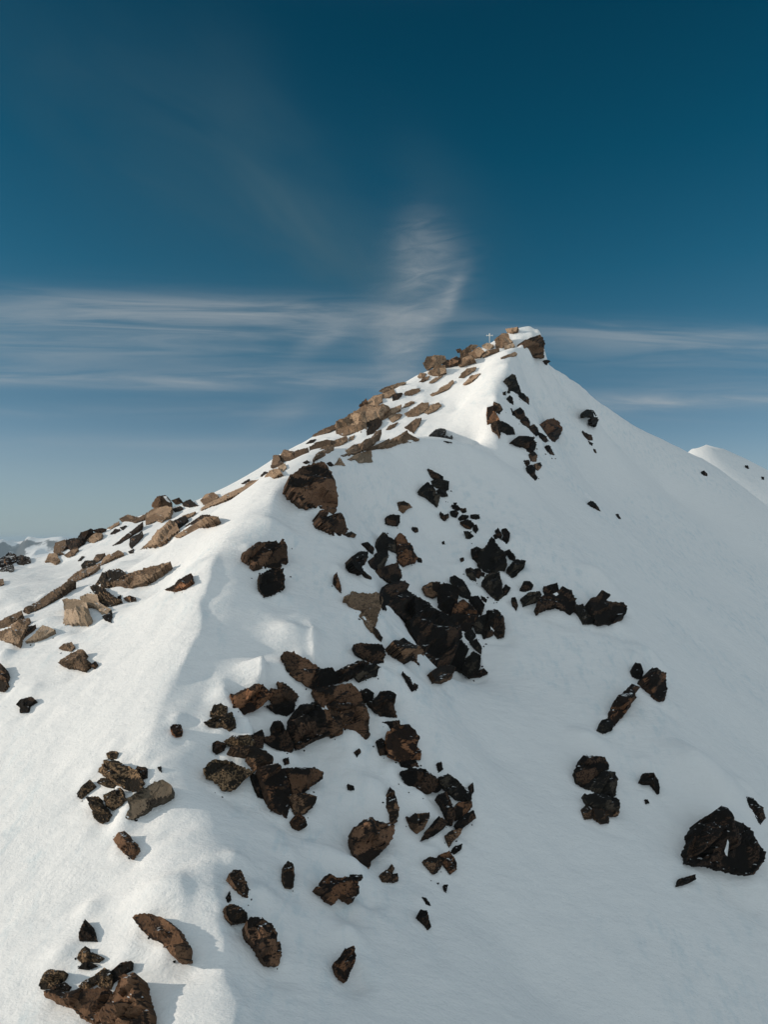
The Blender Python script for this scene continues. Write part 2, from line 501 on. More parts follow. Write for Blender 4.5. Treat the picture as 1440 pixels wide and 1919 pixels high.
def snow_material(name, far=False):
    m, n, b = new_mat(name)
    geo = n.new('ShaderNodeNewGeometry')
    pos = geo.outputs['Position']
    b.inputs['Roughness'].default_value = 0.75
    b.inputs['Specular IOR Level'].default_value = 0.25
    big = n.noise(pos, 0.05, 3.0)
    col = n.mix(big, (0.80, 0.815, 0.83), (0.86, 0.865, 0.87))
    if far:
        n.link(col, b.inputs['Base Color'])
    else:
        mp = n.new('ShaderNodeMapping')
        mp.inputs['Rotation'].default_value = (0, 0, -0.5)
        mp.inputs['Scale'].default_value = (0.4, 1.0, 1.0)
        n.link(pos, mp.inputs[0])
        ripple = n.noise(mp.outputs[0], 1.3, 7.0, 0.66, 0.12)
        grain = n.noise(pos, 6.0, 5.0, 0.7)
        patch = n.smooth(n.noise(pos, 0.16, 3.0), 0.42, 0.62)
        lumps = n.m('MULTIPLY', n.noise(pos, 2.6, 3.0, 0.6), patch)
        h = n.m('ADD', n.m('ADD', n.m('MULTIPLY', ripple, 0.40), n.m('MULTIPLY', grain, 0.06)), n.m('MULTIPLY', lumps, 0.10))
        # harder, greyer wind crust in patches drawn out down the slope
        cm_ = n.new('ShaderNodeMapping')
        cm_.inputs['Rotation'].default_value = (0, 0, 0.75)
        cm_.inputs['Scale'].default_value = (1.0, 0.38, 0.6)
        n.link(pos, cm_.inputs[0])
        crust = n.smooth(n.noise(cm_.outputs[0], 0.9, 6.0, 0.7), 0.46, 0.70)
        zone = n.smooth(n.noise(pos, 0.045, 2.0), 0.38, 0.6)
        col = n.mix(n.m('MULTIPLY', n.m('MULTIPLY', crust, zone), 0.85), col, (0.66, 0.73, 0.77))
        n.link(col, b.inputs['Base Color'])
        bump = n.new('ShaderNodeBump')
        bump.inputs['Strength'].default_value = 0.58
        bump.inputs['Distance'].default_value = 1.0
        n.link(h, bump.inputs['Height'])
        n.link(bump.outputs[0], b.inputs['Normal'])
    return m


SNOW = snow_material('wind_packed_snow')

# the snowy valley far below and the peaks beyond it
FAR_SNOW = snow_material('distant_snow', far=True)
vx = np.concatenate([-np.geomspace(29000, 300, 60), np.linspace(-250, 250, 6), np.geomspace(300, 29000, 60)])
VX, VY = np.meshgrid(vx, vx)
far_ = np.clip((np.hypot(VX, VY) - 2500) / 6000, 0, 1)
VH = VALLEY - 8 + far_ * (90 * vnoise(VX, VY, 2600) + 45 * vnoise(VX, VY + 77, 1100))
valley = grid_object('valley_floor', vx, vx, VH, FAR_SNOW)
valley['kind'] = 'structure'

PEAK_SNOW, pn, pb = new_mat('rock_and_snow_of_distant_peaks')
pg = pn.new('ShaderNodeNewGeometry')
ps = pn.new('ShaderNodeSeparateXYZ')
pn.link(pg.outputs['Normal'], ps.inputs[0])
pk = pn.m('ADD', ps.outputs[2], pn.m('MULTIPLY', pn.noise(pg.outputs['Position'], 0.006, 5.0, 0.65), 0.5))
pn.link(pn.mix(pn.smooth(pk, 0.92, 1.02), (0.09, 0.085, 0.08), (0.84, 0.85, 0.87)), pb.inputs['Base Color'])
pb.inputs['Roughness'].default_value = 0.9
px_ = np.linspace(-9500, 2500, 260)
py_ = np.linspace(8200, 11800, 90)
PX, PY = np.meshgrid(px_, py_)
ridge_ = np.exp(-((PY - 10000 - 500 * np.sin(PX / 1700)) / 750) ** 2)
PH = VALLEY - 170 + ridge_ * (335 + 130 * vnoise(PX, PY, 1500) + 110 * (1 - 2 * np.abs(vnoise(PX + 300, PY, 620))) + 60 * (1 - 2 * np.abs(vnoise(PX, PY + 50, 260)))) + 20 * vnoise(PX, PY, 140) * ridge_
peaks = grid_object('distant_peaks', px_, py_, PH, PEAK_SNOW)
peaks['kind'] = 'structure'

# ------------------------------------------------------------------ rock materials
def rock_material(name, base, warm, lichen, lichen_amount, fleck, top_lichen=0.0, cracks=0.5):
    m, n, b = new_mat(name)
    tex = n.new('ShaderNodeTexCoord').outputs['Object']
    info = n.new('ShaderNodeObjectInfo')
    shift = n.m('MULTIPLY', info.outputs['Random'], 90.0)
    v = n.vm('ADD', tex, n.vm('MULTIPLY', n.xyz(shift, shift, shift), (1.0, 1.7, 0.6)))
    big = n.noise(v, 0.45, 4.0, 0.6, 0.6)
    tone_at = n.new('ShaderNodeAttribute', attribute_name='tone').outputs['Fac']
    sel = n.m('ADD', n.m('MULTIPLY', big, 0.6), n.m('MULTIPLY', tone_at, 0.5))
    col = n.mix(n.smooth(sel, 0.42, 0.68), base, warm)
    fine = n.noise(v, 6.0, 6.0, 0.7)
    tone = n.m('ADD', n.m('MULTIPLY', info.outputs['Random'], 0.4), n.m('MULTIPLY', n.noise(v, 2.2, 5.0, 0.65), 0.8))
    tone = n.m('ADD', n.m('ADD', tone, 0.15), n.m('MULTIPLY', tone_at, 0.5))
    col = n.mix(1.0, col, n.xyz(tone, tone, tone), 'MULTIPLY')
    fl = n.smooth(n.noise(v, 15.0, 3.0, 0.6), 0.60, 0.68)
    col = n.mix(n.m('MULTIPLY', fl, 0.4), col, fleck)
    speck = n.smooth(fine, 0.60 - lichen_amount, 0.66 - lichen_amount * 0.8)
    col = n.mix(n.m('MULTIPLY', speck, 0.9), col, lichen)
    if top_lichen:
        # black crust lichen grows where the stone lies open to the sky
        geo = n.new('ShaderNodeNewGeometry')
        sp = n.new('ShaderNodeSeparateXYZ')
        n.link(geo.outputs['True Normal'], sp.inputs[0])
        k = n.m('ADD', n.m('MULTIPLY', sp.outputs[2], 0.75), n.m('ADD', n.m('MULTIPLY', big, 0.40), n.m('ADD', n.m('MULTIPLY', fine, 0.28), n.m('MULTIPLY', n.m('SUBTRACT', 0.82, tone_at), 0.5))))
        crust = n.smooth(k, 1.02 - 0.5 * top_lichen, 1.14 - 0.5 * top_lichen)
        col = n.mix(n.m('MULTIPLY', crust, 0.92), col, lichen)
    crk = None
    if cracks:
        seam = n.new('ShaderNodeTexVoronoi', feature='DISTANCE_TO_EDGE')
        mp = n.new('ShaderNodeMapping')
        mp.inputs['Rotation'].default_value = (0.3, 0.5, 0.2)
        mp.inputs['Scale'].default_value = (0.30, 0.30, 0.95)
        n.link(n.vm('ADD', v, n.xyz(n.noise(v, 1.1, 3), n.noise(v, 1.3, 3), n.noise(v, 1.7, 3))), mp.inputs[0])
        n.link(mp.outputs[0], seam.inputs['Vector'])
        seam.inputs['Scale'].default_value = 0.8
        crk = n.m('MULTIPLY', n.smooth(seam.outputs['Distance'], 0.035, 0.0), n.smooth(n.noise(v, 0.8, 2), 0.42, 0.55))
        col = n.mix(n.m('MULTIPLY', crk, cracks), col, (0.010, 0.009, 0.008))
    # rime and blown snow lodged on the flattest ledges
    geo2 = n.new('ShaderNodeNewGeometry')
    sp2 = n.new('ShaderNodeSeparateXYZ')
    n.link(geo2.outputs['True Normal'], sp2.inputs[0])
    lodged = n.smooth(n.m('ADD', sp2.outputs[2], n.m('MULTIPLY', n.noise(v, 1.6, 5.0, 0.65), 0.5)), 1.245, 1.29)
    col = n.mix(n.m('MULTIPLY', lodged, 0.9), col, (0.78, 0.80, 0.82))
    n.link(col, b.inputs['Base Color'])
    b.inputs['Roughness'].default_value = 0.92
    b.inputs['Specular IOR Level'].default_value = 0.12
    h = n.m('MULTIPLY', n.noise(v, 2.4, 8.0, 0.7), 0.26)
    if crk is not None:
        h = n.m('ADD', h, n.m('MULTIPLY', crk, -0.10))
    bump = n.new('ShaderNodeBump')
    bump.inputs['Strength'].default_value = 0.8
    bump.inputs['Distance'].default_value = 0.55
    n.link(h, bump.inputs['Height'])
    n.link(bump.outputs[0], b.inputs['Normal'])
    return m


MATS = {
    'T': rock_material('tan_granite', (0.215, 0.140, 0.089), (0.31, 0.213, 0.142), (0.040, 0.031, 0.024), 0.09, (0.4, 0.32, 0.24), 0.0, 0.6),
    'P': rock_material('pale_granite', (0.29, 0.215, 0.150), (0.34, 0.255, 0.185), (0.10, 0.078, 0.058), 0.05, (0.45, 0.38, 0.3), 0.0, 0.0),
    'B': rock_material('brown_rock', (0.085, 0.052, 0.033), (0.17, 0.098, 0.058), (0.016, 0.013, 0.011), 0.07, (0.19, 0.15, 0.11), 0.55, 0.6),
    'R': rock_material('rust_rock', (0.060, 0.036, 0.024), (0.140, 0.068, 0.036), (0.0095, 0.0082, 0.0075), 0.07, (0.13, 0.09, 0.06), 0.52, 0.8),
    'K': rock_material('cracked_brown_rock', (0.062, 0.038, 0.025), (0.135, 0.074, 0.044), (0.012, 0.010, 0.009), 0.06, (0.15, 0.11, 0.08), 0.30, 0.95),
    'F': rock_material('smooth_rust_brown_rock', (0.115, 0.064, 0.038), (0.165, 0.092, 0.054), (0.018, 0.014, 0.012), 0.03, (0.2, 0.14, 0.1), 0.12, 0.6),
    'H': rock_material('smooth_grey_brown_rock', (0.085, 0.070, 0.052), (0.125, 0.100, 0.074), (0.022, 0.019, 0.016), 0.03, (0.16, 0.14, 0.11), 0.2, 0.4),
    'D': rock_material('dark_lichen_rock', (0.023, 0.0175, 0.0140), (0.068, 0.040, 0.026), (0.0075, 0.0066, 0.006), 0.11, (0.06, 0.048, 0.038), 0.62, 0.7),
    'G': rock_material('grey_olive_rock', (0.034, 0.030, 0.024), (0.066, 0.053, 0.040), (0.009, 0.0085, 0.008), 0.07, (0.10, 0.088, 0.07), 0.7, 0.5),
    'W': rock_material('weathered_brown_rock', (0.12, 0.078, 0.050), (0.20, 0.132, 0.086), (0.024, 0.019, 0.015), 0.11, (0.4, 0.33, 0.25), 0.0, 0.6),
    'O': rock_material('orange_rock', (0.16, 0.075, 0.038), (0.26, 0.125, 0.065), (0.010, 0.0085, 0.008), 0.06, (0.2, 0.13, 0.09), 0.7, 0.5),
    'L': rock_material('lichen_spotted_rock', (0.15, 0.102, 0.060), (0.205, 0.132, 0.076), (0.014, 0.012, 0.010), 0.155, (0.24, 0.19, 0.12), 0.25, 0.0),
}


def seg_dist(px, py, poly):
    """distance from points to every edge of a closed polygon: array points x edges"""
    a = np.array(poly)
    b = np.roll(a, -1, axis=0)
    ab = b - a
    t = ((px[:, None] - a[None, :, 0]) * ab[None, :, 0] + (py[:, None] - a[None, :, 1]) * ab[None, :, 1]) / np.maximum((ab ** 2).sum(1), 1e-9)[None]
    t = np.clip(t, 0, 1)
    return np.hypot(px[:, None] - a[None, :, 0] - t * ab[None, :, 0], py[:, None] - a[None, :, 1] - t * ab[None, :, 1])


def inside(px, py, poly):
    a = np.array(poly)
    b = np.roll(a, -1, axis=0)
    c = np.zeros(len(px), bool)
    for (x0, y0), (x1, y1) in zip(a, b):
        if y0 == y1:
            continue
        hit = ((y0 > py) != (y1 > py)) & (px < (x1 - x0) * (py - y0) / (y1 - y0) + x0)
        c ^= hit
    return c


def rock_mesh(name, poly, lean, bulge, seed, depth_hint=None, bands=False, extra=0.0):
    """a faceted rock, embedded in the snow where it shows, its visible face following the traced outline"""
    r = np.random.default_rng(seed)
    poly = np.array(poly, float)
    area = abs(sum(poly[i - 1, 0] * poly[i, 1] - poly[i, 0] * poly[i - 1, 1] for i in range(len(poly)))) / 2
    if sum(poly[i - 1, 0] * poly[i, 1] - poly[i, 0] * poly[i - 1, 1] for i in range(len(poly))) < 0:
        poly = poly[::-1]
    sp = math.sqrt(area)
    grow = 0.9 + extra + 0.012 * sp          # the traced line runs inside the dark edge
    nx = []
    for i in range(len(poly)):
        a, c = poly[i - 1], poly[(i + 1) % len(poly)]
        e1 = poly[i] - a
        e2 = c - poly[i]
        n1 = np.array([e1[1], -e1[0]]) / max(np.hypot(*e1), 1e-6)
        n2 = np.array([e2[1], -e2[0]]) / max(np.hypot(*e2), 1e-6)
        h = n1 + n2
        nx.append(h / max(h @ h / 2, 0.7))
    poly = poly + np.array(nx) * grow
    step = float(np.clip(sp / 13, 1.6, 4.0))
    ring = []
    for i in range(len(poly)):
        a, b = poly[i], poly[(i + 1) % len(poly)]
        L = np.linalg.norm(b - a)
        k = max(1, int(round(L / (step * .8))))
        nrm = np.array([b[1] - a[1], a[0] - b[0]]) / max(L, 1e-6)
        w1 = r.normal(0, 0.35 * step)
        for j in range(k):
            t = j / k
            ring.append(a + (b - a) * t + nrm * (r.normal(0, 0.24 * step) + w1 * math.sin(math.pi * t) * 0.5))
    ring = np.array(ring)
    # the plane the rock lies in: a fit to the snow under it, tipped up towards the viewer by lean
    samp = np.concatenate([ring[:: max(1, len(ring) // 14)], poly.mean(0)[None]])
    d = hits(samp)
    if depth_hint:
        d[np.abs(d - depth_hint) > 0.10 * depth_hint] = np.nan
    ok = np.isfinite(d)
    if ok.sum() == 0:
        low = ring[ring[:, 1].argmax()]
        for dv in range(2, 40, 2):
            dd = hits([(low[0], low[1] + dv)])
            if np.isfinite(dd[0]):
                break
        d0 = dd[0] if np.isfinite(dd[0]) else 185.0
    else:
        # the nearest believable snow: skyline rocks stand on the crest, not on what shows beyond it
        d0 = float(np.median(d[ok]))
    ok &= np.abs(np.nan_to_num(d, nan=1e9) - d0) < 0.16 * d0
    u0, v0 = poly.mean(0)
    lean = min(lean, 1.1 * math.sqrt(area) / max(1.0, np.ptp(ring[:, 1])) * lean + 0.05)
    q = np.array([0.0, 0.0, 1 / d0])
    if ok.sum() >= 6:
        M = np.stack([samp[ok, 0] - u0, samp[ok, 1] - v0, np.ones(ok.sum())], 1)
        reg = np.diag([1e2, 1e2, 0]) * 0.02 * sp * sp / 100
        q = np.linalg.solve(M.T @ M + reg, M.T @ (1 / d[ok]))
    vmax, vmin = ring[:, 1].max(), ring[:, 1].min()
    size = sp * d0 / F

    def place(u, v):
        qq = q[0] * (u - u0) + q[1] * (v - v0) + q[2]
        qb = q[0] * (u - u0) + q[1] * (vmax - v0) + q[2]
        qq = qq + lean * (qb - qq)
        qq = np.clip(qq, 0.85 / d0, 1.18 / d0)
        dd = 1 / qq - 0.07 * size - 0.10
        rx, rz = ray(u, v)
        return np.stack([rx * dd, dd, rz * dd], -1)

    e = 1.0
    p0 = place(np.array([u0]), np.array([v0]))[0]
    pu = place(np.array([u0 + e]), np.array([v0]))[0] - p0
    pv = place(np.array([u0]), np.array([v0 + e]))[0] - p0
    nrm = np.cross(pu, pv)
    nrm /= np.linalg.norm(nrm)
    if nrm @ p0 > 0:
        nrm = -nrm
    # inner points
    lo, hi = poly.min(0), poly.max(0)
    gxs = np.arange(lo[0] + step * .4, hi[0], step)
    gys = np.arange(lo[1] + step * .4, hi[1], step)
    g = np.stack(np.meshgrid(gxs, gys), -1).reshape(-1, 2)
    if len(g):
        g = g + r.uniform(-.33, .33, g.shape) * step
        g = g[inside(g[:, 0], g[:, 1], ring)]
    if len(g):
        g = g[seg_dist(g[:, 0], g[:, 1], ring).min(1) > 0.55 * step]
    allp = np.concatenate([ring, g]) if len(g) else ring
    nr = len(ring)
    vs, _, fs, orig, _, _ = delaunay_2d_cdt([Vector(p) for p in allp], [(i, (i + 1) % nr) for i in range(nr)], [list(range(nr))], 1, 1e-4)
    uv = np.array([(p.x, p.y) for p in vs])
    m = d0 / F
    dist = seg_dist(uv[:, 0], uv[:, 1], poly) * m
    dring = seg_dist(uv[:, 0], uv[:, 1], ring).min(1) * m
    slopes = r.uniform(0.35, 2.6, len(poly))
    bev = dist * slopes[None]
    relief = bev.min(1) + 0.2 * dring
    facet = bev.argmin(1)
    loc = (uv - np.array([u0, v0])) * m
    turn = r.uniform(0, 2 * math.pi)
    nc = r.integers(3, 6)
    for q_ in range(nc):             # large cleaved faces meeting in sharp arrises
        ang, mag = turn + (q_ + r.uniform(-.3, .3)) * 2 * math.pi / nc, r.uniform(0.3, 1.0)
        c = size * r.uniform(0.20, 0.40) * bulge
        cap = np.maximum(c + mag * (loc[:, 0] * math.cos(ang) + loc[:, 1] * math.sin(ang)), 0.02 * size)
        facet = np.where(cap < relief, len(poly) + q_, facet)
        relief = np.minimum(relief, cap)
    fade = np.clip(dring / (0.10 * size + 1e-6), 0, 1)
    if sp > 24:                      # big ones are broken into blocks along joints
        k = int(np.clip(area / 620, 3, 24))
        cen = np.stack([r.uniform(lo[0], hi[0], k), r.uniform(lo[1], hi[1], k)], -1)
        th = r.uniform(-.5, .5) + 0.5
        R2 = np.array([[math.cos(th), -math.sin(th)], [math.sin(th), math.cos(th)]]) * np.array([[1.0], [1.7]])
        if bands:
            th = -0.25
            R2 = np.array([[math.cos(th), -math.sin(th)], [math.sin(th), math.cos(th)]]) * np.array([[0.6], [2.4]])
        a_, b_ = (uv @ R2.T), (cen @ R2.T)
        dd = np.hypot(a_[:, None, 0] - b_[None, :, 0], a_[:, None, 1] - b_[None, :, 1])
        own = dd.argmin(1)
        srt = np.sort(dd, 1)
        gap = srt[:, 1] - srt[:, 0]
        hgtb = r.uniform(-.20, .20, k) * min(size, 4.0) * bulge
        tl = r.uniform(-.38, .38, (k, 2))
        facet = facet + 40 * own
        relief += fade * (hgtb[own] + ((uv - cen[own]) * m * tl[own]).sum(1))
        relief -= fade * 0.11 * min(size, 2.5) * np.clip(1 - gap / (1.3 * step), 0, 1)
    nz = r.normal(0, 1, len(uv)) * (0.007 * size + 0.008)
    relief = np.maximum(relief + nz * np.clip(dring / (0.1 * size), 0.3, 1), -0.02 * size)
    front = place(uv[:, 0], uv[:, 1]) + nrm[None] * relief[:, None]
    order = [None] * nr
    for i, o in enumerate(orig):
        for j in o:
            if j < nr:
                order[j] = i
    order = [i for i in order if i is not None]
    cen3 = front[order].mean(0)
    th = 0.55 * size + 0.25
    back = cen3 + (front[order] - cen3) * 0.86 - nrm * th
    tip = cen3 - nrm * th * 1.6
    co = np.concatenate([front, back, tip[None]])
    faces = [tuple(f) for f in fs]
    nf = len(front)
    no = len(order)
    for i in range(no):
        j = (i + 1) % no
        faces.append((order[i], order[j], nf + j, nf + i))
        faces.append((nf + i, nf + j, nf + no))
    origin = cen3 - nrm * 0.1
    me = bpy.data.meshes.new(name)
    me.from_pydata([tuple(c) for c in co - origin], [], faces)
    me.validate()
    bm = bmesh.new()
    bm.from_mesh(me)
    bmesh.ops.recalc_face_normals(bm, faces=bm.faces)
    bm.to_mesh(me)
    bm.free()
    # every cleaved face has weathered to a tone of its own
    tones = r.random(2000)
    att = me.attributes.new('tone', 'FLOAT', 'FACE')
    for p_, val in zip(me.polygons, att.data):
        vi = p_.vertices
        val.value = tones[sorted(facet[i] for i in vi)[1]] if all(i < nf for i in vi) else 0.35
    lift = lean * (vmax - vmin) * m
    return me, origin, place, dict(size=size, width=(hi[0] - lo[0]) * m, lift=lift, centre=(u0, v0), top=(float(np.mean(ring[ring[:, 1] < vmin + 0.25 * (vmax - vmin), 0])), vmin),
                                   low=(float(np.mean(ring[ring[:, 1] > vmax - 0.25 * (vmax - vmin), 0])), vmax), d0=d0, ring=ring, sp=sp)


def add_mesh(name, me, mat, origin, parent=None):
    o = bpy.data.objects.new(name, me)
    me.materials.append(mat)
    COL.objects.link(o)
    o.location = origin
    if parent:
        o.parent = parent
        o.location = Vector(origin) - parent.location
    return o


# window of the photograph an outline was traced in: left, top, enlargement
VIEW = {'A': (760, 580, 3.6), 'B': (460, 640, 3.2727), 'C': (0, 860, 2.88), 'D': (360, 980, 3.2727), 'E': (660, 860, 3.6), 'F': (360, 1180, 2.5714),
        'M': (240, 1160, 4.5), 'G': (0, 1380, 3.2727), 'H': (380, 1480, 2.6667), 'I': (940, 1060, 2.88), 'J': (1040, 640, 3.6)}


def outline(view, text):
    x0, y0, k = VIEW[view]
    return [(x0 + float(a.split(',')[0]) / k, y0 + float(a.split(',')[1]) / k) for a in text.split()]

GROUPS = {'s': 'rocks along the summit ridge', 'l': 'tan rocks on the sunlit face below the summit', 'k': 'rocks along the left skyline',
          'f': 'rocks on the sunlit foreground slope', 'n': 'dark rocks on the shaded side of the summit', 'd': 'dark rocks on the face of the snow dome',
          'g': 'dark rocks in the gully', 'm': 'dark rocks of the middle band', 'w': 'rocks at the lower right end of the middle band',
          'b': 'rocks scattered low on the shaded slope', 'r': 'dark rocks on the shaded right flank'}
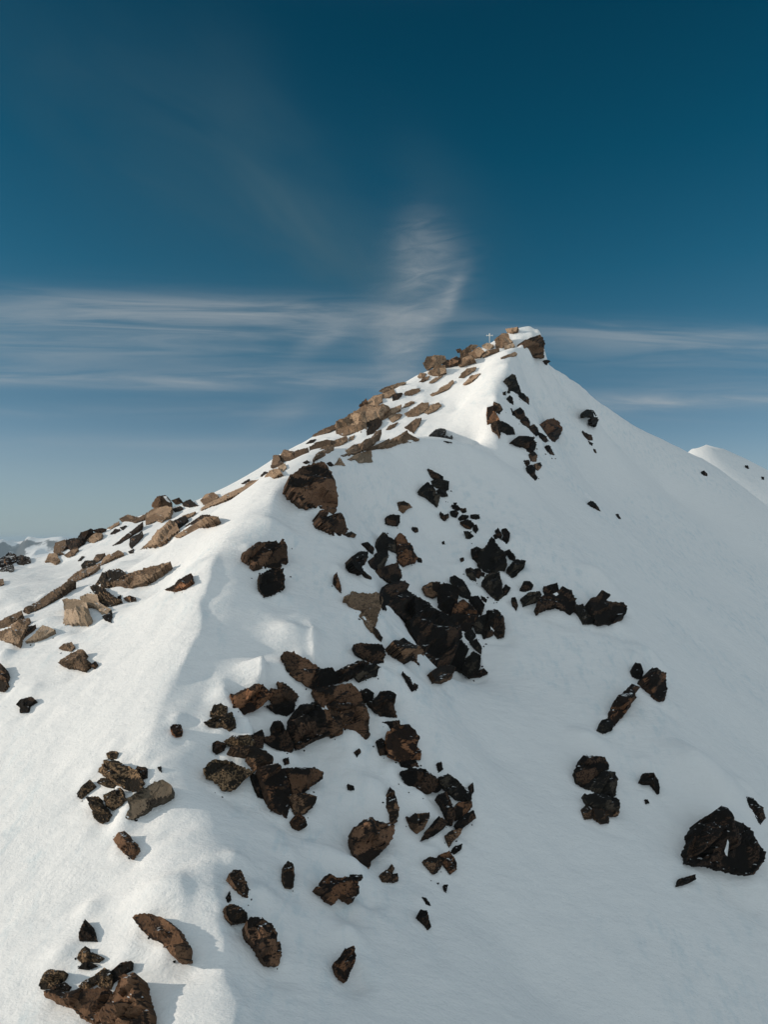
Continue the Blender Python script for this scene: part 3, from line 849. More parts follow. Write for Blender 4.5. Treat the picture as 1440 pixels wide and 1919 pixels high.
# view | kind | material | group | label | outline traced in that view
ROCKS = '''
A|boulder|B|s|brown block with black left edge under the snow cap at the right of the summit|805,215 840,200 890,180 905,175 930,215 928,260 930,322 880,318 825,290 808,255
A|stone|D|s|small dark stone just below the brown block at the right of the summit|938,348 955,342 975,350 960,362 955,372 945,358
A|rock|T|s|topmost brown rock at the very tip of the summit beside the snow cap|680,135 755,122 750,140 720,160 690,155
A|rock|T|s|large tan rock standing between the white cross and the summit snow cap|605,205 655,165 693,165 700,200 720,215 690,240 640,262 612,255 615,225
A|rock|P|s|pale tan block at the foot of the large rock right of the cross|675,245 725,230 735,245 700,262 672,262
A|boulder|P|s|tan boulder directly under the white summit cross|520,245 555,228 590,240 570,268 530,262
A|flat_rock|T|s|long brownish slab in the snow just below the boulder under the cross|520,300 560,278 630,262 632,275 560,300 525,318
A|rock|T|s|upper left rock of the broken row left of the cross|372,285 415,262 450,268 440,300 400,330 372,330
A|rock|T|s|right hand rock of the broken row left of the cross|430,300 500,255 530,285 500,320 445,330
A|flat_rock|T|s|long low slab along the foot of the broken row left of the cross|345,362 400,325 450,310 465,335 400,365 368,384
A|rock|T|s|flat rock crowning the broken row left of the cross|420,255 440,240 485,245 470,268 430,275
A|stone|B|s|small dark stone poking up at the left end of the broken row|345,272 370,268 380,285 355,290
A|boulder|T|s|big rounded tan boulder overhanging the left end of the summit ridge|122,365 150,322 200,312 265,316 275,345 240,370 200,380 150,405 130,385
A|rock|T|s|cracked tan rock below the overhanging boulder at the left end of the summit ridge|155,430 215,378 265,380 270,425 225,445 175,440
A|rock|B|s|brown rock between the overhanging boulder and the broken row|270,340 300,345 345,320 365,330 350,355 310,372 275,392 255,375
A|stone|T|l|small tan stone on the skyline left below the overhanging boulder|85,455 100,430 135,435 130,450 95,462
A|rock|W|l|dark brown rock just under the small skyline stone below the overhanging boulder|95,490 120,465 160,450 155,468 110,488
A|flat_rock|T|l|thin tan sliver in snow below the cracked rock of the summit ridge|160,495 200,465 255,445 220,470 175,495
A|flat_rock|T|l|upper of two parallel tan slabs below the middle of the summit ridge|365,460 385,430 420,402 475,390 470,405 430,430 390,458
A|flat_rock|T|l|lower of two parallel tan slabs below the middle of the summit ridge|380,510 425,475 445,450 505,433 480,455 445,480 400,503
A|flat_rock|T|l|long stepped tan slab alone in the snow left of the two parallel slabs|170,575 225,555 230,535 290,505 320,480 325,490 290,530 240,555 180,585
A|flat_rock|T|l|narrow pointed tan slab alone in the snow below the summit rocks|645,325 690,308 740,290 752,300 720,315 670,325
A|flat_rock|T|l|short flat tan slab left of the long stepped slab|0,560 50,540 95,535 90,552 40,572 0,575
A|flat_rock|T|l|thin sliver of rock between the short flat slab and the twin ribs below it|0,640 45,622 60,628 20,648 0,655
A|flat_rock|T|l|left of the twin brown ribs above the dark smooth stone|0,705 40,680 110,635 155,632 150,660 120,690 80,715 20,722
A|flat_rock|T|l|right of the twin brown ribs above the dark smooth stone|120,690 170,650 225,632 240,645 200,680 150,705
A|rock|W|l|jagged brown rock at the foot of the twin ribs|0,795 40,765 75,740 105,735 90,775 55,830 35,820
A|boulder|G|l|smooth dark grey stone on the crest of the snow dome|145,880 170,845 210,812 265,805 272,820 240,850 210,880
A|stone|D|l|small dark stone on the dome crest right of the smooth grey stone|258,852 300,862 315,848 312,892 262,885
A|rock|G|n|tall grey green rock highest on the shaded side below the summit|680,470 720,440 740,445 755,500 770,530 775,560 730,570 695,560 705,515
A|rock|D|n|black ragged tail trailing down right from the tall grey green rock|770,560 800,570 815,590 830,600 835,640 815,620 795,605 775,585
A|stone|D|n|small black stone under the tall grey green rock|690,600 705,582 722,600 728,640 708,628
A|stone|D|n|tiny dark speck left of the small black stone under the grey green rock|664,560 676,558 677,575 665,574
A|stone|D|n|thin black splinter left of the leaning dark chain|715,665 725,688 737,720 725,705
A|rock|O|n|rust coloured face at the edge of the sunlit wall below the summit|555,665 595,650 605,690 632,745 600,765 555,770 552,720
A|rock|B|n|pointed brown rock just right above the rust coloured face|600,625 635,640 655,675 635,700 612,680
A|rock|B|n|tapering brown rock hanging below the rust coloured face|583,770 630,750 648,770 640,835 635,870 625,840 595,815
A|rock|G|n|dark slanting rock right of the tapering brown rock|648,755 690,775 725,800 738,838 690,840 655,815
A|rock|D|n|topmost block of the leaning dark chain left of the round boulder|738,685 775,665 798,690 808,730 780,750 755,730
A|rock|D|n|second block of the leaning dark chain left of the round boulder|780,750 815,725 840,765 830,795 800,780
A|rock|D|n|third block of the leaning dark chain beside the round boulder|840,790 870,778 890,800 905,840 885,850 850,815
A|rock|D|n|thin lowest link of the leaning dark chain under the round boulder|905,830 940,852 970,890 950,892 920,860
A|flat_rock|D|n|small dark slanting slab alone below the round boulder|950,920 975,925 1005,980 985,975 960,945
A|boulder|R|n|big round dark boulder with a brown right side below the summit|918,775 950,750 1000,738 1035,765 1055,800 1045,840 1010,890 975,870 945,820
A|boulder|D|n|wide black rounded rock heading the lowest string of stones below the summit|725,885 760,862 800,858 860,880 880,900 875,940 845,975 825,960 815,930 760,910
A|stone|B|n|brown stone hanging from the wide black rounded rock|840,975 865,960 888,990 880,1025 850,1020
A|stone|D|n|small black stone on the left of the lowest string of stones|808,1020 835,1018 838,1040 820,1055
A|stone|B|n|small brown stone on the right of the lowest string of stones|875,1045 910,1035 920,1055 895,1082 880,1065
A|rock|D|n|ragged black rock ending the lowest string of stones below the summit|825,1060 855,1050 878,1075 870,1110 890,1130 880,1148 855,1120 835,1095
A|rock|G|r|curved grey rock high on the bare right flank near the skyline|1210,690 1225,678 1265,685 1285,715 1270,730 1240,715 1215,715
A|rock|D|r|black rock touching the lower end of the curved grey rock|1258,735 1295,730 1298,750 1285,785 1262,765
A|rock|D|r|thin black pointed rock below the curved grey rock|1198,820 1225,840 1255,850 1262,880 1240,880 1215,850
A|stone|D|r|tiny black fleck trailing below the thin pointed rock|1238,888 1265,906 1262,916 1246,904
A|stone|D|r|tiny black splinter farthest below the thin pointed rock|1273,942 1283,948 1291,968 1279,960
E|rock|D|d|pointed dark flake at the top of the split rock on the dome|515,68 560,92 612,120 610,150 570,145 535,120
E|rock|G|d|dark broken block in the middle of the split rock on the dome|540,150 600,140 650,155 650,205 630,215 600,190 565,190 545,175
E|rock|G|d|brownish lower right block of the split rock on the dome|575,215 600,195 630,220 645,250 610,252 580,240
E|rock|G|d|striated left half of the split rock on the dome|457,205 485,180 510,160 545,190 570,240 595,250 575,320 540,280 500,245 465,230
E|stone|D|d|thin black chip below the striated half of the split rock|597,358 612,370 635,410 622,408 605,385
E|stone|D|d|small black chip just right of the thin chip under the split rock|630,378 648,372 652,392 640,400
E|rock|B|d|brown pointed stone with a beak left of the split rock|318,292 350,288 380,300 405,325 375,335 345,365 320,345
E|rock|D|d|square black stone left below the beaked brown stone|238,390 270,378 320,382 318,430 305,452 255,440 238,430
E|stone|D|d|small black stone alone right below the square black stone|415,462 440,465 445,490 430,495 418,480
E|stone|D|d|tiny black speck alone in the snow below the beaked stone|612,560 620,558 625,572 615,573
E|stone|D|d|topmost tiny stone of the scatter right of the split rock|690,298 705,296 703,305 693,305
E|stone|D|d|flat dark stone at the upper left of the scatter right of the split rock|675,312 710,315 735,340 715,345 685,330
E|stone|D|d|dark stone at the upper right of the scatter right of the split rock|735,335 768,335 770,355 750,362
E|stone|D|d|round dark stone on the left of the scatter right of the split rock|668,355 700,348 718,365 705,390 675,380
E|stone|D|d|low dark stone in the middle of the scatter right of the split rock|722,400 745,378 785,385 770,405 735,410
E|stone|G|d|grey stone farthest right in the scatter right of the split rock|803,380 858,378 860,395 835,408 810,398
E|rock|R|d|reddish stone, largest of the scatter right of the split rock|732,425 780,410 822,440 800,470 765,455
E|stone|D|d|dark stone right below the reddish stone of the scatter|820,455 840,445 850,475 835,492 820,480
E|stone|G|d|lowest stone of the scatter below the reddish stone|757,490 785,490 818,520 805,542 775,530
E|rock|D|d|jagged black stone left of the upright stone above the grey boulder|968,485 985,470 1010,510 1005,535 985,525
E|rock|D|d|upright dark stone with sharp tip above the grey boulder|1012,480 1040,472 1062,500 1058,545 1040,568 1015,540 1025,510
E|stone|D|d|small black stone left below the jagged stone above the grey boulder|957,515 972,510 978,535 965,538
E|boulder|G|d|large grey boulder with a pointed black top on the dome's lower face|910,590 940,538 960,555 1000,610 1035,640 1045,710 1030,745 990,755 960,775 900,755 850,720 850,670 870,620
E|rock|D|d|black rock against the left side of the large grey boulder|805,610 840,595 870,610 855,660 845,710 815,670
E|rock|D|d|oblong dark stone touching the right side of the large grey boulder|1035,625 1060,615 1100,660 1095,685 1065,670
E|rock|G|d|grey angular rock right below the large grey boulder|1045,760 1060,730 1100,680 1170,690 1160,730 1100,790 1080,795
E|rock|G|d|grey wedge left below the large grey boulder|770,745 800,735 830,755 835,820 805,810 780,780
E|rock|D|d|dark lump between the grey wedge and the large grey boulder|828,745 860,740 875,770 855,800 838,790
E|rock|G|d|long grey rock hanging below the large grey boulder|878,830 910,785 960,765 990,770 1010,850 1015,925 980,955 945,920 915,880
E|rock|D|d|black forked stone right of the long grey hanging rock|1010,890 1040,850 1068,870 1045,910 1015,935
E|stone|D|d|tiny black stone under the left edge of the large grey boulder|875,765 895,770 890,790 876,785
E|stone|D|d|small black stone alone left of the large grey boulder|732,672 752,668 755,685 738,692
E|stone|D|g|small black stone right of the tall reddish rock at the gully head|445,672 462,675 466,695 450,690
E|boulder|G|g|arched grey rock at the head of the gully|165,590 190,530 210,503 245,530 310,570 310,635 260,600 230,605 180,630
E|boulder|R|g|tall dark reddish rock at the head of the gully|302,530 325,507 355,530 365,560 405,600 410,630 438,665 420,695 350,715 318,690 312,620 315,570
E|rock|D|g|thin black rock left of the arched grey rock at the gully head|78,570 100,565 145,605 140,635 110,605
E|rock|D|g|dark wedge on the snow rib left of the gully head|0,665 60,628 95,632 97,665 75,720 65,770 30,730 5,695
E|stone|D|g|small dark stone left under the arched grey rock|120,690 150,668 165,700 165,745 130,730
E|rock|G|g|upright grey block under the arched rock at the gully head|170,640 235,618 238,660 215,720 180,745 168,700
E|rock|D|g|square topped dark block above the long black rock wall|165,765 210,735 305,710 325,770 328,830 260,830 215,800 180,790
E|stone|D|g|thin black strip along the edge of the snow rib by the gully|75,750 125,800 128,810 85,775
E|rock_outcrop|D|g|upper part of the long black rock wall in the gully|205,915 240,850 330,828 368,850 360,885 420,935 440,1000 440,1060 390,1100 340,1060 300,1030 240,1030 205,985
E|rock_outcrop|D|g|huge lower part of the long black rock wall in the gully|420,935 490,965 540,1010 610,1045 670,1075 715,1115 735,1180 700,1260 680,1320 660,1380 600,1400 530,1430 500,1370 455,1280 440,1220 400,1130 395,1095 440,1055 440,1000
E|rock|B|g|brown block at the upper left of the cluster right of the long black wall|485,865 530,838 590,838 595,905 545,930 500,910
E|rock|D|g|dark block with notched sides between the brown block and the slanting slab|595,855 640,845 720,885 705,950 690,1000 680,1060 640,1030 590,985 590,935
E|flat_rock|G|g|slanting dark slab at the top of the cluster right of the long black wall|670,800 690,792 750,830 795,910 795,940 740,915 710,870
E|boulder|R|g|big rust brown rock on the right rim of the long black wall|700,985 745,955 800,990 850,1050 820,1100 800,1140 740,1180 710,1130 680,1060
E|rock|D|g|dark jagged rock right of the slanting slab|800,935 850,930 890,985 870,1045 830,1015
E|stone|D|g|thin dark sliver right above the dark jagged rock|875,925 905,950 900,962 880,945
E|rock|G|g|dull brown rock between the rust brown rock and the blocky black one|825,1120 850,1075 900,1055 915,1120 890,1170 840,1170
E|boulder|D|g|black blocky rock at the right end of the cluster beside the gully|915,1030 965,1020 1020,1070 1028,1130 1020,1190 985,1200 945,1155 920,1110
E|rock|D|g|dark rock at the foot of the blocky black rock|880,1170 910,1130 955,1160 945,1185 890,1205
E|rock|G|g|small brownish rock below the big rust brown rock|765,1180 805,1150 830,1190 800,1235 770,1225
E|rock|G|g|small grey rock between the brownish rock and the gully foot boulder|805,1240 840,1220 870,1270 870,1310 845,1285
E|boulder|G|g|grey cracked boulder at the foot of the gully|750,1410 775,1350 820,1305 862,1330 860,1390 830,1450 790,1465 750,1430
E|rock|D|g|flat black rock at the right foot of the grey cracked boulder|790,1465 850,1430 890,1418 908,1440 860,1460
E|rock|G|g|brown grey rib along the lower right rim of the long black wall|690,1300 740,1230 780,1280 755,1340 745,1430 700,1420 670,1380
E|rock|B|g|brown tongue of rock at the bottom tip of the long black wall|540,1440 600,1405 665,1390 690,1410 660,1490 620,1500 570,1490
E|rock|B|g|winged brown rock in the snow left of the long black wall|285,1235 310,1230 380,1260 440,1265 475,1300 480,1370 455,1390 420,1340 370,1365 340,1320
E|rock|D|g|thin black rock lying above the winged brown rock|335,1220 350,1212 390,1245 440,1260 400,1262
E|stone|B|m|slim brown splinter below the tan wedge|145,1130 170,1160 200,1210 195,1228 170,1195 150,1160
E|rock|D|m|thin black streak of rock on the snow edge below the winged rock|342,1435 385,1480 420,1555 410,1560 375,1500
E|stone|D|m|tiny black stone at the lower end of the thin black streak|425,1515 440,1530 435,1555 428,1545
I|rock|D|r|small black rock at the upper left of the horizontal row on the right flank|102,130 125,85 150,85 170,105 160,130 125,138
I|rock|G|r|dark slanted rock under the small black rock at the left of the row|108,180 150,145 205,138 215,155 190,190 120,215
I|stone|D|r|slim dark stone at the far left of the horizontal row|58,175 75,172 88,215 82,240 62,210
I|rock|D|r|black blocks topping the arched rock of the horizontal row|232,115 300,95 308,135 285,155 235,155
I|boulder|D|r|arched black rock in the middle of the horizontal row|185,235 215,170 290,150 330,120 375,135 395,180 395,240 370,260 340,240 300,215 250,225 205,245 190,262
I|rock|G|r|dark rock between the arched rock and the snow notched rock|398,215 440,210 465,235 500,285 490,310 450,308 425,255
I|boulder|D|r|black rock with a snow notch at the right end of the horizontal row|475,195 490,175 530,165 545,135 585,160 560,185 600,200 660,200 678,235 650,290 600,310 560,305 530,315 505,295 490,250
I|rock|D|r|small dark oval rock left of the fluted rock on the right flank|705,560 725,525 750,530 765,570 755,610 735,605 712,590
I|rock|R|r|fluted dark rock narrowing downwards on the right flank|765,610 800,570 815,555 850,575 885,580 885,640 892,660 875,725 845,720 815,675 780,635
I|flat_rock|R|r|long narrow brown rock slanting down left on the right flank|628,710 680,670 705,640 745,655 715,670 725,710 700,745 670,790 640,820 610,860 580,815 595,770
I|rock|G|r|grey stone at the lower end of the long slanting rock|520,885 545,835 580,825 605,850 595,885 550,902
I|boulder|D|r|top boulder of the dark pile standing alone on the right flank|405,1110 445,1025 500,1030 555,1035 578,1075 570,1110 520,1130 500,1160 455,1195 410,1170
I|boulder|G|r|middle boulder of the dark pile on the right flank|455,1195 500,1150 560,1105 610,1115 628,1150 620,1190 610,1240 560,1235 500,1220
I|boulder|G|r|lower grey boulder of the dark pile on the right flank|450,1235 520,1230 600,1250 635,1265 630,1320 580,1330 500,1300 460,1270
I|rock|B|r|brown rock at the very bottom of the dark pile|500,1310 575,1320 635,1325 630,1345 580,1350 578,1385 545,1388 510,1360
I|stone|B|r|small brown stone at the left foot of the dark pile|440,1310 460,1290 485,1320 490,1360 455,1365
I|rock|D|r|hook shaped black rock right of the dark pile|752,1160 765,1125 815,1120 840,1150 852,1195 850,1230 832,1200 815,1175 770,1170
I|rock_outcrop|D|r|huge black triangular outcrop at the lower right with a snow streak|1005,1600 1010,1540 1045,1460 1035,1440 1085,1370 1150,1335 1190,1300 1235,1340 1240,1370 1300,1395 1355,1440 1385,1500 1420,1555 1400,1610 1360,1660 1290,1650 1250,1640 1200,1630 1130,1610 1060,1610
I|flat_rock|D|r|black oblong slab above the triangular outcrop at the right edge|1328,1250 1350,1255 1395,1310 1425,1360 1400,1392 1370,1340 1335,1285
I|flat_rock|D|r|thin black slab lying below the triangular outcrop|945,1730 965,1690 1045,1668 1048,1690 1000,1715
J|stone|D|r|dark stone below the crest of the far ridge near the right edge|995,880 1005,875 1025,890 1026,905 1008,900
J|rock|D|r|dark tailed rock alone on the bare snow right of the dome|228,1090 245,1078 270,1090 295,1120 310,1145 285,1125 255,1110
J|stone|D|r|small dark splinter right of the tailed rock on the bare snow|418,1165 428,1165 448,1198 440,1195
J|stone|D|r|tiny dark stone on the far ridge skyline at the right|1290,840 1300,838 1312,855 1300,855
J|stone|D|r|tiny dark stone on the far ridge at the very right edge|1400,912 1410,915 1410,930 1402,928
B|flat_rock|T|l|long thin slab along the skyline above the tan face|822,305 850,288 900,270 970,250 988,255 950,275 890,295 840,310
B|rock|T|l|tan ridge rock just below the long thin skyline slab|835,325 870,310 910,295 920,315 880,340 840,345
B|boulder|T|l|lumpy tan rock at the upper edge of the big tan slab|750,370 790,335 835,325 835,365 800,400 755,405
B|rock|B|l|dark brown rock on the skyline above the big tan slab|700,395 740,355 750,380 730,410
B|rock_outcrop|T|l|biggest tan slab, broad and smooth, on the sunlit face|555,515 600,480 680,430 740,400 790,405 850,395 880,410 840,450 745,490 740,535 640,565 590,575 558,550
B|rock|B|l|dark cracked end block at the right of the biggest tan slab|745,500 790,475 835,485 820,520 785,560 750,572
B|flat_rock|T|l|layered tan rib above the dark cracked end block|815,460 880,420 955,392 950,415 890,450 830,485
B|flat_rock|W|l|thin brown slab along the skyline left of the biggest tan slab|410,580 470,545 555,510 558,530 490,560 430,580
B|flat_rock|T|l|flat tan slab alone in snow right of the ridge rocks|980,320 1000,305 1060,290 1070,300 1030,320 990,325
B|rock|B|l|small twin tipped brown rock left of the flat tan slab|930,320 960,318 945,345 905,360 905,335
B|rock|T|l|crumbly tan rock in snow right of the layered rib|880,465 920,445 960,448 940,470 905,495
B|flat_rock|T|l|thin tan rock below the crumbly tan rock|865,540 890,515 935,495 915,520 885,540
B|flat_rock|T|l|fine sliver of rock in snow above the crumbly tan rock|960,410 990,385 1040,368 1010,390
B|flat_rock|B|l|small brown sliver near the left skyline of the sunlit face|370,628 400,608 432,600 415,620
B|rock|W|l|speckled brown rock face left of the twin tan slabs|395,650 440,620 500,605 540,610 530,640 510,680 450,690 400,690
B|rock|W|l|brown foot of the speckled rock face|415,725 440,690 500,660 545,635 540,665 480,700
B|rock|T|l|tan knob at the right end of the speckled rock face|545,610 620,582 625,600 590,630 550,660 540,640
B|flat_rock|T|l|long stepped tan rock band running up below the biggest slab|590,700 600,680 660,640 720,625 770,600 800,560 835,540 830,575 790,620 740,655 670,680
B|stone|T|l|small tan stone above the long stepped rock band|640,590 670,575 660,600 635,610
B|flat_rock|W|l|low brown band just above the dome's left shoulder|740,660 800,640 880,600 890,615 850,640 800,655 745,670
B|rock_outcrop|T|l|craggy brown rock on the dome's left shoulder|850,650 900,600 960,575 990,560 1065,600 1010,615 960,615 900,640
B|flat_rock|T|l|left facet of the tent shaped tan rock behind the banded outcrop|630,722 680,695 770,670 775,700 715,690 680,715 650,725
B|boulder|P|l|pale front of the tent shaped tan rock behind the banded outcrop|715,690 765,695 778,735 700,740 680,725
B|rock|T|l|small pyramid of tan rock right behind the banded outcrop|550,755 580,715 610,760
B|rock_outcrop|W|k|speckled broken crag on the skyline above the banded outcrop|215,700 240,670 300,680 380,655 375,690 310,730 250,745 215,730
B|rock|W|k|dark brown rock at the left end of the speckled skyline crag|160,770 175,700 205,700 215,740 250,750 225,790 185,785
B|rock|T|k|tan rock at the foot of the speckled skyline crag|120,830 150,795 205,780 220,805 170,835
B|stone|P|k|pale round stone under the speckled skyline crag|200,770 240,752 250,770 230,795
B|flat_rock|T|k|low tan strip on the skyline left below the speckled crag|0,880 40,855 80,850 60,875 0,905
B|stone|B|k|small brown stone left of the tan rock under the skyline crag|95,825 120,800 130,800 110,832
B|rock_outcrop|K|d|big banded red brown outcrop capped with snow on the shoulder|265,880 280,825 350,775 420,750 470,745 510,790 550,865 550,900 565,950 555,1010 545,1050 500,1075 470,1030 440,1015 380,1018 340,985 330,950 285,915
B|boulder|K|d|rounded brown rock tapering below the big banded outcrop|455,1045 470,1035 500,1078 560,1060 595,1075 625,1150 610,1185 570,1200 540,1185 500,1135 465,1095
B|stone|B|d|small brown stone right of the tapering rock below the banded outcrop|610,1185 650,1168 678,1185 670,1200 630,1195
B|stone|B|l|small dark stone peeping out above the banded outcrop's snow cap|355,742 375,732 393,740 370,748
B|stone|B|l|small dark stone between the banded outcrop and the tan pyramid|490,755 520,740 540,760 510,765
C|boulder|B|k|dark upper block of the tall crag on the left skyline|820,250 850,205 895,200 920,235 925,265 870,260 835,275
C|rock|T|k|brown lower block of the tall crag on the left skyline|785,300 820,275 870,262 925,265 915,300 870,335 840,330 790,355
C|rock|B|k|snow covered dark rock right of the tall skyline crag|925,225 965,212 985,235 950,245
C|stone|B|k|small dark stone under the snow covered rock right of the tall crag|930,270 975,258 985,265 945,285
C|rock|B|k|low dark rock at the right end of the tall crag's snow|985,240 1025,222 1065,250 1030,258 990,252
C|boulder|T|k|rounded brown boulder at the top of the long skyline strip|1085,225 1110,195 1150,183 1175,200 1150,225 1100,245
C|flat_rock|T|k|long brown rock strip rising to the right along the skyline|1075,275 1120,245 1200,205 1300,160 1395,112 1390,125 1320,165 1220,215 1140,250 1090,275
C|flat_rock|B|k|thin dark sliver above the long brown skyline strip|1305,132 1345,108 1340,120 1312,135
C|rock|W|k|dark ridge rock left of the tall skyline crag|645,325 690,305 750,320 785,300 780,320 730,345 680,330
C|stone|B|k|small flat brown stone in snow under the dark ridge rock|595,405 625,380 645,380 620,402
C|stone|B|k|small brown stone right of the flat stone under the dark ridge rock|650,370 680,360 665,382
C|flat_rock|T|k|thin tan sliver on the skyline left of the dark ridge rock|580,375 640,340 640,350 595,378
C|flat_rock|B|k|long fine rock line slanting below the tall skyline crag|605,470 660,430 720,385 770,340 765,355 710,405 640,460
C|rock|B|k|dark brown rock above the big orange slab|700,465 705,430 745,410 765,390 765,410 735,450 710,480
C|rock_outcrop|T|k|big orange tan slab on the slope below the tall skyline crag|755,490 820,440 850,390 930,335 945,345 965,380 900,430 830,465
C|rock|D|k|black rock at the upper end of the big orange slab|940,335 1000,310 1010,325 965,375 945,355
C|flat_rock|T|k|thin tan rock leading up from the black rock to the skyline strip|985,310 1055,285 1040,300 1000,325
C|flat_rock|T|k|right hand orange slab beside the big orange slab|940,420 1000,385 1095,330 1130,315 1175,310 1150,330 1080,370 1000,410 960,420
C|flat_rock|B|k|dark brown crust lying on the right hand orange slab|1000,362 1090,305 1132,303 1115,318 1040,350
C|stone|B|k|small brown stone under the big orange slab's lower tip|695,500 720,487 718,505 700,508
C|rock|W|k|brown rock on snow left below the fine rock line|495,560 520,520 565,510 545,535 525,555
C|rock|T|k|tan rocks at the top end of the long foreground rock strip|560,540 590,515 600,520 640,495 665,510 620,525 580,550 540,575
C|rock|L|k|speckled rock perched on the long foreground rock strip|440,575 460,550 510,550 515,570 480,595 450,595
C|flat_rock|T|f|upper length of the long narrow rock strip on the left slope|360,660 420,610 480,590 540,560 520,590 470,625 410,655 370,665
C|flat_rock|W|f|lower length of the long narrow rock strip on the left slope|125,820 200,775 270,725 330,690 365,665 410,655 350,700 310,740 240,790 150,832
C|flat_rock|W|f|dark brown slab at the left edge ending the long narrow strip|0,880 60,845 115,822 120,835 60,890 0,915
C|flat_rock|T|f|orange top slab of the rock pile at the left edge|45,905 110,868 158,862 155,885 100,920 50,922
C|boulder|T|f|big orange brown base rock of the pile at the left edge|0,935 50,918 120,905 145,895 110,960 95,995 60,990 0,970
C|flat_rock|B|f|thin dark slab on the right side of the pile at the left edge|100,960 150,905 192,895 165,925 120,965
C|flat_rock|P|f|pale pointed slab in snow right of the pile at the left edge|135,985 190,945 230,900 295,922 250,950 180,975
C|boulder|P|f|pale square block with a dark right side on the sunlit slope|340,765 355,757 430,765 460,775 485,850 488,870 468,882 410,885 345,895 352,830
C|rock|P|f|pale low rock right behind the square block|435,745 475,730 520,735 530,775 560,795 595,810 590,830 555,840 520,800 490,782 445,780
C|rock|L|f|leaning speckled dark slab on the pale low rock|490,690 515,680 560,700 600,735 655,765 580,795 545,785 530,740 505,710
C|stone|D|f|small black stone at the foot of the pale low rock|555,850 580,840 600,815 602,850 595,875 570,868
C|stone|D|f|tiny dark stone at the right tip of the leaning speckled slab|637,745 652,736 654,757 642,757
C|stone|B|f|flat brown stone right of the leaning speckled slab|668,750 700,740 730,750 732,765 700,772
C|boulder|L|f|rounded brown end of the long lens shaped slab above the leaning slab|520,675 555,625 600,605 655,602 685,625 640,650 590,680 550,690
C|flat_rock|T|f|long lens shaped grey tan slab tapering to the right|550,690 610,655 690,625 800,590 920,555 860,600 780,660 700,690 620,697
C|rock|O|f|orange rock with black top by the shadow edge|890,705 940,685 990,640 1028,620 1032,655 990,690 940,712
C|rock|W|f|small brown rock above the spread dark rock left of the shadow edge|320,1020 345,1000 385,990 400,1015 385,1035 340,1030
C|rock|W|f|spread dark brown rock with a raised right tip on the sunlit slope|318,1100 360,1070 430,1030 455,1040 450,1070 485,1100 455,1138 410,1125 360,1125
C|stone|B|f|small stone touching the right end of the spread dark rock|487,1110 515,1095 522,1108 505,1125
C|rock|B|f|dark rock cut by the left edge of the picture on the sunlit slope|-25,1110 0,1105 20,1125 35,1160 38,1225 15,1250 -25,1245
C|rock|D|f|black two part stone alone on the left foreground snow|90,1325 110,1300 170,1285 188,1300 150,1330 145,1360 110,1365 112,1340
C|rock|W|k|left rock of the dark skyline crags near the left edge|290,500 300,455 350,440 355,470 330,500 345,515 300,520
C|rock|D|k|middle black rock of the dark skyline crags|350,475 360,440 400,430 420,430 440,400 465,405 450,440 420,480 385,490
C|rock|W|k|brown rock under the middle of the dark skyline crags|350,520 390,490 420,485 400,515 365,530
C|rock|D|k|upper dark rock of the dark skyline crags|440,400 490,380 500,400 470,440 455,435
C|boulder|T|k|brown rounded rock at the right of the dark skyline crags|470,440 510,400 550,405 545,425 500,452
C|rock|D|k|grey black rock at the right end of the dark skyline crags|500,385 545,375 570,380 555,400 520,398
C|rock|T|k|low brown rocks at the left foot of the dark skyline crags|245,555 265,515 300,510 320,545 300,562 270,550
C|rock|B|k|dark crag at the very left end of the skyline|-15,545 30,525 45,510 85,520 85,545 40,575 -15,590
C|rock|B|k|dark crag second from the left end of the skyline|85,535 115,520 160,535 162,555 120,570 95,565
C|rock|L|k|speckled stone below the leftmost skyline crag|0,600 40,575 70,575 70,605 20,612
C|stone|T|k|tan stone cut by the left edge below the skyline|-12,655 15,650 18,672 -12,690
C|flat_rock|B|k|thin brown sliver in snow right of the dark skyline crags|420,550 440,530 455,525 435,548
D|boulder|K|m|large brown rock in the shade just right of the shadow edge|312,190 370,150 430,125 510,120 530,135 555,108 572,140 580,190 580,230 545,235 540,268 470,265 380,285 362,255 370,240 335,225
D|boulder|D|m|square dark rock right under the large brown rock by the shadow edge|415,345 420,325 490,288 555,285 550,310 565,325 560,395 510,425 445,445 425,410
D|stone|R|m|narrow red brown flake alone on the snow rib above the tan wedge|875,325 888,308 895,345 908,385 915,425 890,395 872,360
D|rock_outcrop|T|m|smooth tan wedge pointing down between snow rib and gully|940,455 985,430 1040,440 1145,437 1165,470 1150,530 1125,600 1105,660 1050,590 1000,520
D|rock|D|m|black block at the upper right corner of the middle band|1000,750 1030,742 1165,752 1182,805 1170,850 1110,862 1060,835 1010,790
D|boulder|K|m|long slanting brown log shaped rock at the top left of the middle band|550,820 575,795 620,797 680,830 760,880 800,910 770,960 760,1015 720,1005 670,965 610,930 580,880
D|flat_rock|D|m|black ledge running right from the log shaped rock|770,905 850,895 880,920 950,880 1000,865 1040,850 1080,860 1000,930 960,960 870,980 800,1010 765,1015
D|rock|G|m|grey brown rock at the right end of the black ledge|1000,935 1060,880 1110,865 1155,890 1145,930 1090,945 1030,970
D|boulder|O|m|rock with an orange right side below the white snow point|245,1055 290,1040 335,1030 380,995 430,1000 490,1045 470,1075 430,1110 350,1155 300,1165 260,1125
D|rock|K|m|notched brown rock right of the rock with the orange side|470,1060 490,1020 545,1030 530,980 555,985 610,1025 650,1065 630,1090 580,1085 545,1110 500,1110
D|rock|D|m|rounded dark rock under the notched brown rock|465,1120 545,1105 590,1090 628,1100 620,1150 580,1178 520,1165
D|rock|L|m|small lichen spotted rock on the narrow sunlit rib|115,1180 135,1125 175,1112 212,1130 210,1160 150,1190
